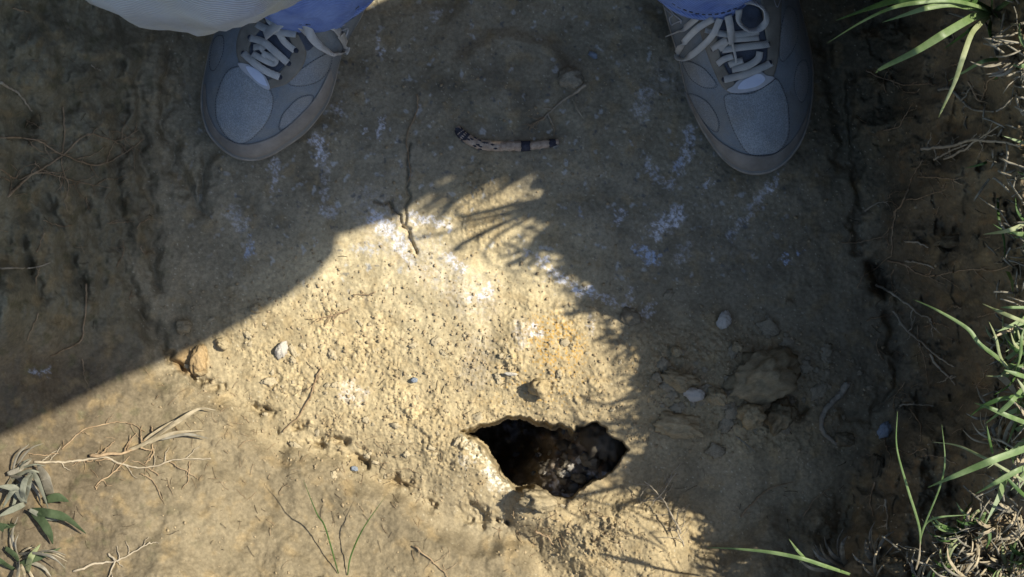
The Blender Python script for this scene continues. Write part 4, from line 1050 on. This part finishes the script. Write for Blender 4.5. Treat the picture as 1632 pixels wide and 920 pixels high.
M['sh_pale'] = noise_mat("shoe_midsole", (.20, .18, .145), (.42, .39, .33), 60, .7, .2, 900, .0005, .3)
M['sh_black'] = noise_mat("shoe_outsole", (.02, .024, .035), (.05, .055, .07), 60, .7, .2, 900, .0005, .3)
M['sh_white'] = noise_mat("shoe_tag", (.50, .56, .68), (.64, .68, .76), 50, .4, .1, 900, .0003, .5)
M['sh_trim'] = noise_mat("shoe_trim", (.36, .37, .38), (.5, .5, .5), 90, .6, .1, 900, .0003, .3)
M['sh_dark'] = fabric_mat("shoe_tongue", (.045, .055, .075), (.09, .10, .12), 1500, .9, .4)[0]
M['lace'] = fabric_mat("lace", (.56, .54, .48), (.80, .77, .69), 500, .9, 1.0, 'wave')[0]
M['stitch'] = noise_mat("stitch", (.05, .055, .06), (.1, .105, .11), 200, .9, 0)
M['skin'] = noise_mat("skin", (.42, .24, .17), (.52, .31, .22), 40, .5, .2, 600, .0005, .4)
M['shirt'] = noise_mat("shirt", (.12, .13, .15), (.2, .21, .23), 60, .9, .3, 900, .0008, .1)
M['hair'] = noise_mat("hair", (.04, .025, .015), (.1, .065, .04), 200, .6, .5, 900, .001, .4)

def catc(pts, n=6): return [tuple(p) for p in catmull(pts, n, True)]
def resample(P, n):
    P = np.array(P, float); Q = np.vstack([P, P[:1]]); d = np.r_[0, np.cumsum(np.hypot(*np.diff(Q, axis=0).T))]
    t = np.linspace(0, d[-1], n, endpoint=False)
    return np.stack([np.interp(t, d, Q[:, 0]), np.interp(t, d, Q[:, 1])], 1)
person = empty("person", (.04, .50, 0))
tag(person, "person in faded blue jeans and grey lace up running shoes crouching over the pit", "person")

def shoe(sc, off, outline, axis_pts, F, label):
    """everything given in enlarged-photo units, converted to photo pixels"""
    cv = lambda L: [(off[0] + p[0] / sc, off[1] + p[1] / sc) for p in L]
    OL = resample(catc(cv(outline)), 120)
    A0, A1 = [np.array(p) for p in cv(axis_pts)]           # toe end, heel end of the medial segment
    ax = A1 - A0; LA = np.linalg.norm(ax); ax /= LA
    def Zf(px, py):
        px = np.asarray(px, float); py = np.asarray(py, float)
        d = np.maximum(-sdf([tuple(p) for p in OL], px, py), 0)
        s = (px - A0[0]) * ax[0] + (py - A0[1]) * ax[1]
        top = np.interp(s, [-95, -40, 40, 110, 170, 260, 420], [.050, .056, .064, .082, .105, .112, .100])
        dm = np.interp(s, [-95, 0, 150, 400], [88, 92, 84, 75])
        q = np.clip(d / dm, 0, 1)
        return .024 + (top - .024) * np.sqrt(np.clip(1 - (1 - q) ** 2.3, 0, 1))
    xs_ = np.arange(OL[:, 0].min() - 12, OL[:, 0].max() + 12, 1.5); ys_ = np.arange(OL[:, 1].min() - 12, OL[:, 1].max() + 12, 1.5)
    ZG = Zf(*np.meshgrid(xs_, ys_))
    def Zf(px, py):
        fx = min(max((px - xs_[0]) / 1.5, 0), len(xs_) - 1.001); fy = min(max((py - ys_[0]) / 1.5, 0), len(ys_) - 1.001)
        i, j = int(fx), int(fy); a, b = fx - i, fy - j
        return (ZG[j, i] * (1 - a) + ZG[j, i + 1] * a) * (1 - b) + (ZG[j + 1, i] * (1 - a) + ZG[j + 1, i + 1] * a) * b
    org = Vector(unproj(float(A0[0]), float(A0[1]), 0))
    def W(px, py, z): return Vector(unproj(px, py, z)) - org
    def medial(p):
        t = np.clip(np.dot(p - A0, ax), 0, LA); return A0 + ax * t
    root_ = None
    # upper
    def shell(name, scale_levels, zfun, mat, parent, flip=False):
        v = []; f = []; n = len(OL)
        for lv in scale_levels:
            for p in OL:
                m_ = medial(p); q = m_ + (p - m_) * lv
                v.append(W(q[0], q[1], zfun(q, lv)))
        for i in range(len(scale_levels) - 1):
            for j in range(n):
                f.append((i * n + j, i * n + (j + 1) % n, (i + 1) * n + (j + 1) % n, (i + 1) * n + j))
        if flip: f = [q[::-1] for q in f]
        o = mesh_obj(name, v, f, mat, parent); return o
    lv = [.93, .985, .995, .99, .97, .94, .9, .85, .8, .72, .64, .55, .45, .35, .25, .15, .05, .0]
    def zu(q, l_):
        if l_ == .93: return .006
        return float(Zf(q[0], q[1]))
    o = shell("shoe", lv, lambda q, l_: zu(q, l_), M['sh_suede'], person)
    o.location = org - person.location
    tag(o, label)
    sh = o
    # midsole and outsole walls
    v = []; f = []; n = len(OL)
    prof = [(.93, .0015), (.99, .002), (1.0, .006), (1.005, .012)]
    prof2 = [(1.005, .0121), (1.012, .018), (1.008, .026), (.985, .030), (.94, .028)]
    for nm, pr, mt in (("outsole", prof, 'sh_black'), ("midsole", prof2, 'sh_pale')):
        v = []; f = []
        for (l_, z) in pr:
            for p in OL:
                m_ = medial(p); q = m_ + (p - m_) * l_; v.append(W(q[0], q[1], z))
        for i in range(len(pr) - 1):
            for j in range(n): f.append((i * n + j, i * n + (j + 1) % n, (i + 1) * n + (j + 1) % n, (i + 1) * n + j))
        if nm == "outsole": f.append(tuple(range(n))[::-1])
        mesh_obj(nm, v, f, M[mt], sh)
    def patch(name, pts, mat, offs=.0012, pad=.7, n=72, rings=(1.03, 1.0, .985, .95, .85, .7, .5, .3, .12), puff=0.0):
        P = resample(catc(cv(pts)), n); c = P.mean(0); v = []; f = []
        for k, r_ in enumerate(rings):
            for p in P:
                q = c + (p - c) * r_; z = float(Zf(q[0], q[1])) + (-.001 if k == 0 else offs * (.55 if k == 1 else 1) + puff * (1 - r_))
                v.append(W(q[0], q[1], z))
        for i in range(len(rings) - 1):
            for j in range(n): f.append((i * n + j, i * n + (j + 1) % n, (i + 1) * n + (j + 1) % n, (i + 1) * n + j))
        v.append(W(c[0], c[1], float(Zf(c[0], c[1])) + offs + puff)); m_ = len(v) - 1
        for j in range(n): f.append(((len(rings) - 1) * n + j, (len(rings) - 1) * n + (j + 1) % n, m_))
        o = mesh_obj(name, v, f, M[mat], sh)
        return P, c
    def strip(name, outer, inner, mat, offs=.0014, n=60, closed=False, m=6):
        a = np.array(catmull(cv(outer), 10)); b_ = np.array(catmull(cv(inner), 10))
        def rs(P):
            d = np.r_[0, np.cumsum(np.hypot(*np.diff(P, axis=0).T))]; t = np.linspace(0, d[-1], n)
            return np.stack([np.interp(t, d, P[:, 0]), np.interp(t, d, P[:, 1])], 1)
        a, b_ = rs(a), rs(b_); v = []; f = []
        prof = [(-.02, -.001), (0, offs * .6), (.04, offs)] + [(k / m, offs) for k in range(1, m)] + [(.96, offs), (1, offs * .6), (1.02, -.001)]
        for (t, o_) in prof:
            for i in range(n):
                q = a[i] * (1 - t) + b_[i] * t; v.append(W(q[0], q[1], float(Zf(q[0], q[1])) + o_))
        for k in range(len(prof) - 1):
            for i in range(n - 1): f.append((k * n + i, k * n + i + 1, (k + 1) * n + i + 1, (k + 1) * n + i))
        return mesh_obj(name, v, f, M[mat], sh)
    def stitch(name, pts, closed=True, inset=1.0, r=.00025, up=.0011, mat='stitch', dash=True):
        P = np.array(catc(cv(pts), 14) if closed else catmull(cv(pts), 14)); c = P.mean(0); P = c + (P - c) * inset
        mb = MB(); step = 2 if dash else len(P)
        i = 0
        while i < len(P) - 1:
            seg = P[i:i + 2 + (0 if dash else len(P))]
            tube(mb, [W(q[0], q[1], float(Zf(q[0], q[1])) + up) for q in seg], r, 4)
            i += step if dash else len(P)
        mb.build(name, M[mat], sh)
    def lace(pts, zs, width=.0058, rolls=0.0, name="lace"):
        P = catmull(cv(pts), 8); z0 = [float(Zf(*cv([p])[0])) + z * .8 for p, z in zip(pts, zs)]
        zz = np.interp(np.linspace(0, 1, len(P)), np.linspace(0, 1, len(pts)), z0)
        mb = MB(); ribbon(mb, [W(p[0], p[1], z) for p, z in zip(P, zz)], width * .9, .0011, None, 0, rolls)
        mb.build(name, M['lace'], sh)
    F(patch, strip, stitch, lace, W, cv, Zf, sh)
    return sh

def right_features(patch, strip, stitch, lace, W, cv, Zf, sh):
    strip("toe_rand", [(222, 465), (262, 560), (345, 690), (425, 795), (515, 855), (620, 862), (695, 832), (765, 768), (825, 670), (862, 530)],
          [(240, 470), (300, 585), (372, 685), (450, 745), (540, 782), (640, 788), (710, 762), (780, 698), (832, 605), (858, 525)], 'sh_rand', .0018)
    toe = [(440, 480), (560, 474), (655, 425), (692, 402), (730, 470), (750, 560), (748, 690), (700, 762), (640, 780), (550, 775), (490, 690), (452, 600), (432, 530)]
    patch("toe_mesh", toe, 'sh_mesh', .0008); stitch("stitching", toe, True, 1.015)
    a = [(222, 315), (270, 320), (330, 355), (385, 430), (330, 442), (265, 405), (230, 350)]
    b = [(248, 485), (300, 492), (355, 535), (395, 610), (388, 662), (345, 640), (285, 565)]
    c = [(742, 45), (782, 62), (796, 130), (792, 200), (760, 270), (722, 305), (706, 260), (716, 150)]
    d = [(805, 325), (840, 315), (852, 400), (840, 480), (815, 512), (787, 460), (784, 390)]
    for q in (a, b, c, d): patch("side_mesh", q, 'sh_side', .0006); stitch("stitching", q, True, 1.06)
    strip("eyelet_stay", [(285, 90), (325, 230), (370, 350), (410, 430), (450, 470)], [(385, 120), (395, 230), (425, 330), (460, 390), (500, 440)], 'sh_tan', .0022)
    strip("eyelet_stay", [(715, 0), (712, 120), (705, 250), (690, 340), (672, 395)], [(610, 0), (625, 120), (645, 240), (640, 320), (622, 372)], 'sh_tan', .0022)
    patch("tongue", [(390, 60), (500, 20), (600, 40), (630, 160), (640, 280), (600, 370), (520, 410), (455, 380), (410, 260)], 'sh_dark', .0014)
    patch("lace_guard", [(438, 458), (500, 472), (600, 452), (650, 422), (682, 392), (640, 380), (610, 362), (560, 380), (500, 405), (470, 435)], 'sh_trim', .0030)
    patch("tag", [(498, 452), (512, 415), (560, 388), (605, 372), (636, 402), (585, 440)], 'sh_white', .0038)
    for p in [(425, 403), (655, 318), (405, 325), (645, 225), (370, 250), (612, 275)]:
        q = cv([p])[0]; mb = MB(); z = float(Zf(*q)) + .002
        tube(mb, [W(q[0], q[1], z), W(q[0], q[1], z + .0014)], .0021, 10); mb.build("eyelet", M['sh_black'], sh)
    lace([(330, 150), (450, 175), (600, 160)], [.004, .006, .004])
    lace([(400, 250), (450, 205), (540, 195), (600, 190)], [.004, .007, .007, .004])
    lace([(362, 248), (400, 222), (440, 200)], [.004, .006, .007])
    lace([(415, 252), (520, 238), (610, 228), (652, 222)], [.005, .0085, .0075, .004], .0066)
    lace([(392, 325), (425, 300), (470, 285)], [.004, .006, .007])
    lace([(465, 352), (540, 335), (595, 300), (606, 262)], [.005, .007, .007, .005], .0064)
    lace([(450, 330), (470, 320), (520, 305)], [.005, .006, .006])
    lace([(425, 403), (520, 380), (600, 350), (666, 318)], [.004, .0075, .0075, .004], .0066)
    lace([(370, 95), (290, 145), (222, 215), (186, 275), (205, 300), (250, 285), (320, 230), (372, 170), (405, 95)], [.012, .016, .014, .009, .008, .010, .014, .016, .012], .0060, lambda t: .35 * math.sin(t * 6.28))
    lace([(500, 50), (502, 110), (545, 152), (600, 148), (638, 105), (625, 45), (570, 12), (530, 5)], [.012, .013, .013, .014, .015, .014, .013, .012], .0062, lambda t: .8 * math.sin(t * 6.28))
    lace([(445, 80), (455, 130), (462, 185), (468, 218)], [.012, .015, .013, .010], .0068)
    lace([(466, 212), (478, 265), (488, 318)], [.010, .009, .008], .0022, name="lace_tip")
    lace([(290, 90), (215, 150), (140, 182)], [.012, .010, .004], .0056)
    for L in ([(118, 30), (140, 55), (165, 78), (150, 92), (160, 125), (175, 118), (212, 105)], [(130, 20), (170, 70), (205, 100), (208, 118)], [(672, -10), (692, 36), (712, -10)]):
        stitch("side_trim", L, False, 1.0, .0007, .0014, 'sh_trim', False)
def left_features(patch, strip, stitch, lace, W, cv, Zf, sh):
    strip("toe_rand", [(80, 460), (80, 560), (92, 645), (122, 720), (178, 788), (252, 838), (340, 855), (428, 838), (515, 785), (612, 718), (690, 632), (750, 545), (788, 440)],
          [(94, 455), (98, 545), (112, 620), (150, 700), (210, 755), (290, 783), (378, 773), (468, 738), (548, 678), (622, 608), (688, 532), (735, 450), (775, 370)], 'sh_rand', .0018)
    toe = [(205, 400), (260, 365), (310, 378), (360, 430), (440, 488), (458, 560), (432, 650), (370, 728), (300, 776), (235, 762), (180, 700), (150, 615), (158, 510)]
    patch("toe_mesh", toe, 'sh_mesh', .0008); stitch("stitching", toe, True, 1.015)
    a = [(545, 585), (600, 535), (665, 520), (672, 545), (640, 600), (580, 655), (515, 700), (495, 690), (510, 630)]
    b = [(610, 380), (700, 320), (770, 290), (765, 370), (705, 440), (620, 465), (550, 455), (560, 420)]
    c = [(150, 205), (188, 205), (185, 290), (145, 375), (118, 360), (126, 265)]
    for q in (a, b, c): patch("side_mesh", q, 'sh_side', .0006); stitch("stitching", q, True, 1.05)
    strip("eyelet_stay", [(365, 60), (300, 130), (264, 215), (264, 295), (282, 350)], [(425, 120), (385, 170), (345, 225), (330, 290), (350, 345)], 'sh_tan', .0022)
    strip("eyelet_stay", [(600, 190), (640, 280), (615, 370), (540, 450), (446, 482)], [(540, 180), (565, 270), (535, 340), (490, 395), (425, 440)], 'sh_tan', .0022)
    patch("tongue", [(400, 40), (520, 30), (590, 130), (590, 230), (540, 330), (460, 400), (380, 400), (340, 320), (350, 200)], 'sh_dark', .0014)
    patch("side_overlay", [(590, 160), (650, 170), (690, 225), (650, 275), (600, 240)], 'sh_dark', .0020)
    patch("lace_guard", [(270, 342), (330, 352), (400, 395), (432, 440), (442, 487), (390, 468), (325, 412), (285, 375)], 'sh_trim', .0030)
    patch("tag", [(312, 362), (355, 368), (400, 402), (424, 450), (428, 468), (385, 452), (340, 410)], 'sh_white', .0038)
    for p in [(300, 290), (497, 420), (545, 346), (585, 275), (352, 258), (335, 205), (650, 183)]:
        q = cv([p])[0]; mb = MB(); z = float(Zf(*q)) + .002
        tube(mb, [W(q[0], q[1], z), W(q[0], q[1], z + .0014)], .0021, 10); mb.build("eyelet", M['sh_black'], sh)
    lace([(425, 75), (440, 110), (475, 150), (520, 225), (578, 275)], [.004, .008, .009, .008, .004])
    lace([(372, 130), (420, 155), (500, 175), (585, 185)], [.004, .007, .008, .006], .0066)
    lace([(335, 205), (410, 230), (470, 280), (540, 342)], [.004, .007, .0085, .004], .0066)
    lace([(355, 258), (390, 255), (410, 275)], [.004, .006, .006])
    lace([(350, 290), (400, 320), (460, 345), (470, 320), (400, 290)], [.005, .007, .006, .006, .007], .0058)
    lace([(298, 288), (350, 335), (420, 385), (495, 418)], [.004, .0075, .0075, .004], .0066)
    lace([(530, 85), (495, 130), (450, 165), (415, 195)], [.010, .013, .012, .009], .0085)
    lace([(560, 95), (600, 135), (648, 182)], [.012, .010, .004], .0058)
    lace([(640, 130), (670, 200), (720, 252), (790, 292), (842, 290), (855, 250), (830, 190), (780, 140), (740, 100)], [.010, .012, .011, .009, .009, .010, .012, .014, .014], .0082, lambda t: .5 * math.sin(t * 5))
    lace([(420, 290), (450, 330), (480, 345)], [.004, .005, .004])
    for L in ([(835, 165), (868, 158), (848, 215)], [(800, 150), (850, 135)]):
        stitch("side_trim", L, False, 1.0, .0008, .0014, 'sh_trim', False)
shoe(3.173, (1020, 0), [(115, 0), (150, 140), (200, 310), (232, 450), (285, 600), (350, 715), (430, 815), (520, 872), (620, 880), (700, 850), (772, 785), (832, 685), (866, 550), (876, 380), (860, 240), (825, 90), (795, -40), (770, -180), (735, -360), (660, -520), (560, -640), (440, -690), (320, -660), (220, -560), (150, -400), (112, -200), (105, -90)],
     [(590, 590), (420, -420)], right_features, "running shoe nearer the right bank, white bow loops hanging over its side")
shoe(3.406, (300, 0), [(150, 170), (120, 250), (98, 350), (75, 470), (68, 560), (80, 650), (110, 730), (170, 800), (250, 855), (340, 872), (430, 855), (525, 800), (625, 730), (705, 640), (762, 550), (798, 440), (820, 340), (855, 240), (900, 160), (945, 80), (990, -50), (1030, -200), (1040, -350), (980, -480), (860, -560), (720, -560), (560, -470), (420, -300), (300, -100), (205, 50)],
     [(330, 570), (860, -330)], left_features, "running shoe turned outward at the left bank, partly under the dusty knee")

# jeans: two lofted legs and a seat, one mesh
def loft(mb, path, radii, k=96, seed=0, foldamp=.004, cap=False):
    P = [Vector(p) for p in catmull(path, 12)]; rr = catmull([(r[0], r[1]) for r in radii], 12)
    n = len(P); v = []; f = []
    T_ = [(P[min(i + 1, n - 1)] - P[max(i - 1, 0)]).normalized() for i in range(n)]
    ref = Vector((1, 0, 0))
    for i in range(n):
        s_ = (ref - T_[i] * ref.dot(T_[i])).normalized(); ref = s_; b = T_[i].cross(s_)
        for j in range(k):
            a = 2 * math.pi * j / k
            q = P[i] + s_ * math.cos(a) * rr[i][0] + b * math.sin(a) * rr[i][1]
            v.append(q)
    A = np.array([p[:] for p in v]); i_ = np.repeat(np.arange(n), k); a_ = np.tile(np.arange(k) * 2 * np.pi / k, n)
    fx = fbm(np.cos(a_) * 1.3 + seed, np.sin(a_) * 1.3 + i_ * .11, 4, 500 + seed)
    ctr_ = np.repeat(np.array([p[:] for p in P]), k, 0); d = A - ctr_; d /= np.linalg.norm(d, axis=1)[:, None] + 1e-9
    A = A + d * (foldamp * fx * np.clip(i_ / 8, .15, 1))[:, None]
    for i in range(n - 1):
        for j in range(k): f.append((i * k + j, i * k + (j + 1) % k, (i + 1) * k + (j + 1) % k, (i + 1) * k + j))
    if cap: f.append(tuple((n - 1) * k + j for j in range(k))); f.append(tuple(range(k))[::-1])
    mb.add([tuple(q) for q in A], f)
    return P
mdn, crd, vmd = fabric_mat("denim", (.12, .18, .42), (.24, .33, .60), 220, .9, .8, 'wave')
nn = mdn.node_tree.nodes; ll = mdn.node_tree.links
atn = nn.new("ShaderNodeAttribute"); atn.attribute_name = "dust"
mxn = nn.new("ShaderNodeMix"); mxn.data_type = 'RGBA'
nz = nn.new("ShaderNodeTexNoise"); nz.inputs["Scale"].default_value = 18; nz.inputs["Detail"].default_value = 7
tcn = nn.new("ShaderNodeTexCoord"); ll.new(tcn.outputs["Object"], nz.inputs["Vector"])
crn = nn.new("ShaderNodeValToRGB"); crn.color_ramp.elements[0].position = .35; crn.color_ramp.elements[1].position = .65
crn.color_ramp.elements[0].color = (.25, .235, .19, 1); crn.color_ramp.elements[1].color = (.37, .37, .35, 1)
ll.new(nz.outputs["Fac"], crn.inputs[0])
ll.new(atn.outputs["Fac"], mxn.inputs[0]); ll.new(crd.outputs[0], mxn.inputs[6]); ll.new(crn.outputs[0], mxn.inputs[7])
ll.new(mxn.outputs[2], vmd.inputs[0])
M['denim'] = mdn
KL = (-.150, .192, .44); HL = (-.05, .58, .50)
KR = (.345, .306, .565); HR = (.13, .58, .50)
cuffL = unproj(492, -82, .10); cuffR = unproj(1125, -68, .11)
mb = MB()
loft(mb, [(cuffL[0], cuffL[1], .100), (cuffL[0], cuffL[1] - .004, .12), (-.160, .275, .22), (-.155, .225, .33), KL, (-.135, .30, .495), (-.10, .44, .50), HL],
     [(.064, .062), (.064, .062), (.066, .068), (.067, .069), (.069, .069), (.076, .076), (.088, .088), (.10, .10)], seed=1, foldamp=.008)
loft(mb, [(cuffR[0], cuffR[1], .108), (cuffR[0] + .005, cuffR[1], .13), (.225, .285, .24), (.278, .338, .40), KR, (.29, .40, .61), (.21, .50, .585), HR],
     [(.046, .046), (.047, .047), (.056, .056), (.058, .058), (.078, .078), (.088, .088), (.095, .095), (.10, .10)], seed=2, foldamp=.006)
loft(mb, [(.04, .66, .42), (.04, .60, .48), (.045, .56, .58), (.05, .52, .66)], [(.12, .09), (.17, .12), (.165, .12), (.15, .11)], seed=3, cap=True)
jo = mb.build("jeans", M['denim'], person, origin=None)
me = jo.data
co = np.zeros(len(me.vertices) * 3); me.vertices.foreach_get("co", co); co = co.reshape(-1, 3)
dust = sst(.24, .33, co[:, 2] + .03 * fbm(co[:, 0] * 30, co[:, 1] * 30, 3, 600)) * (.78 + .3 * fbm(co[:, 0] * 25, co[:, 1] * 40, 4, 610))
dust = dust * sst(-.075, -.11, co[:, 0]) if False else dust
at_ = me.attributes.new("dust", 'FLOAT', 'POINT'); at_.data.foreach_set("value", np.clip(dust, 0, 1).astype(np.float32))
pl = person.location
for v in me.vertices: v.co = v.co - pl
# hems with a double row of stitching
for (cx0, cy0, z0, r0, rx_) in ((cuffL[0], cuffL[1], .100, .0645, .0625), (cuffR[0], cuffR[1], .108, .0468, .0468)):
    mb = MB(); P = []
    for j in range(61):
        a = 2 * math.pi * j / 60; P.append(Vector((cx0 + r0 * math.cos(a), cy0 + rx_ * math.sin(a), z0 + .001 * math.sin(a * 3))) - pl)
    tube(mb, P, .0022, 6)
    hm = mb.build("hem", M['denim'], jo)
    a2 = hm.data.attributes.new("dust", 'FLOAT', 'POINT'); a2.data.foreach_set("value", np.full(len(hm.data.vertices), .15, np.float32))
    mb = MB()
    for j in range(0, 60, 1):
        a = 2 * math.pi * j / 60; b = a + .06; rr_ = 1.018
        tube(mb, [Vector((cx0 + r0 * rr_ * math.cos(t), cy0 + rx_ * rr_ * math.sin(t), z0 + .011)) - pl for t in (a, b)], .0005, 4)
    mb.build("hem_stitching", M['stitch'], jo)

# body: one skinned surface, head to fingers to ankles
def skinned(name, verts, edges, radii, mat, parent, lvl=2):
    me = bpy.data.meshes.new(name); me.from_pydata([Vector(v) - pl for v in verts], edges, []); me.materials.append(mat)
    o = bpy.data.objects.new(name, me); C.objects.link(o); o.parent = parent
    md = o.modifiers.new("skin", 'SKIN'); md.use_smooth_shade = True
    for i, r in enumerate(radii):
        sv = me.skin_vertices[0].data[i]; sv.radius = r if isinstance(r, tuple) else (r, r)
        sv.use_root = (i == 0)
    s2 = o.modifiers.new("sub", 'SUBSURF'); s2.levels = lvl; s2.render_levels = lvl
    return o
bv = [(.04, .60, .47), (.05, .55, .58), (.06, .47, .69), (.065, .37, .79), (.07, .27, .87), (.07, .21, .94), (.07, .16, 1.01), (.07, .13, 1.07)]
br_ = [(.11, .09), (.11, .09), (.12, .09), (.12, .09), (.06, .06), (.05, .05), (.075, .09), (.06, .07)]
be = [(i, i + 1) for i in range(7)]
def limb(start, pts, rad):
    p = start
    for q, r in zip(pts, rad):
        bv.append(q); br_.append(r); be.append((p, len(bv) - 1)); p = len(bv) - 1
    return p
def hand(wi, wp, dirv, side):
    d = Vector(dirv).normalized(); s_ = Vector(side).normalized()
    palm = limb(wi, [tuple(Vector(wp) + d * .045)], [(.03, .016)])
    c0 = Vector(wp) + d * .06
    for k, (o_, L) in enumerate(((-.03, .066), (-.01, .078), (.01, .073), (.029, .058))):
        b0 = c0 + s_ * o_; dn = Vector((0, 0, -1))
        limb(palm, [tuple(b0 + d * .025), tuple(b0 + d * (.025 + L * .45) + dn * .006), tuple(b0 + d * (.025 + L * .9) + dn * .025)], [.0095, .009, .0075])
    t0 = Vector(wp) + d * .02 - s_ * .028
    limb(palm, [tuple(t0 - s_ * .02 + d * .015), tuple(t0 - s_ * .035 + d * .04)], [.011, .0085])
aR = limb(3, [(.25, .30, .87), (.31, .275, .76), (.365, .245, .655), (.24, .155, .765), (.14, .09, .865)], [.055, .048, .042, .036, .027])
hand(aR, (.14, .09, .875), (-.8, -.5, .3), (0, .5, .8))
aL = limb(3, [(-.12, .30, .87), (-.20, .24, .88), (-.27, .17, .90), (-.18, .11, .905), (-.10, .06, .91)], [.055, .048, .042, .036, .027])
hand(aL, (-.10, .06, .91), (1, -.2, 0), (0, .6, .8))
limb(0, [(.13, .56, .50), (.29, .40, .57), KR, (.27, .30, .38), (.205, .31, .12)], [.08, .06, .05, .045, .032])
limb(0, [(-.05, .56, .50), (-.13, .32, .47), (-.157, .2, .43), (-.157, .24, .28), (-.165, .31, .12)], [.08, .06, .05, .045, .032])
skinned("body", bv, be, br_, M['skin'], person)
# shirt over torso and arms, bulked out to fill gaps in the cast shadow
sv_ = [(.05, .56, .56), (.07, .46, .68), (.10, .34, .78), (.08, .27, .86), (.25, .29, .86), (.31, .28, .76), (.395, .262, .64), (.28, .21, .75), (.20, .20, .80), (.13, .185, .82), (-.12, .30, .87), (-.20, .24, .88), (-.27, .17, .90), (-.20, .12, .903)]
se_ = [(0, 1), (1, 2), (2, 3), (2, 4), (4, 5), (5, 6), (6, 7), (7, 8), (8, 9), (2, 10), (10, 11), (11, 12), (12, 13)]
skinned("shirt", sv_, se_, [(.18, .14), (.225, .19), (.225, .18), (.085, .08), .10, .10, .062, .072, .082, .085, .075, .065, .058, .046], M['shirt'], person)
hd = lump_mesh("hair", 901, M['hair'], sub=4, rough=.06, ang=0)
ho = bpy.data.objects.new("hair", hd); C.objects.link(ho); ho.parent = person; ho.location = Vector((.07, .175, 1.06)) - pl; ho.scale = (.082, .095, .075)
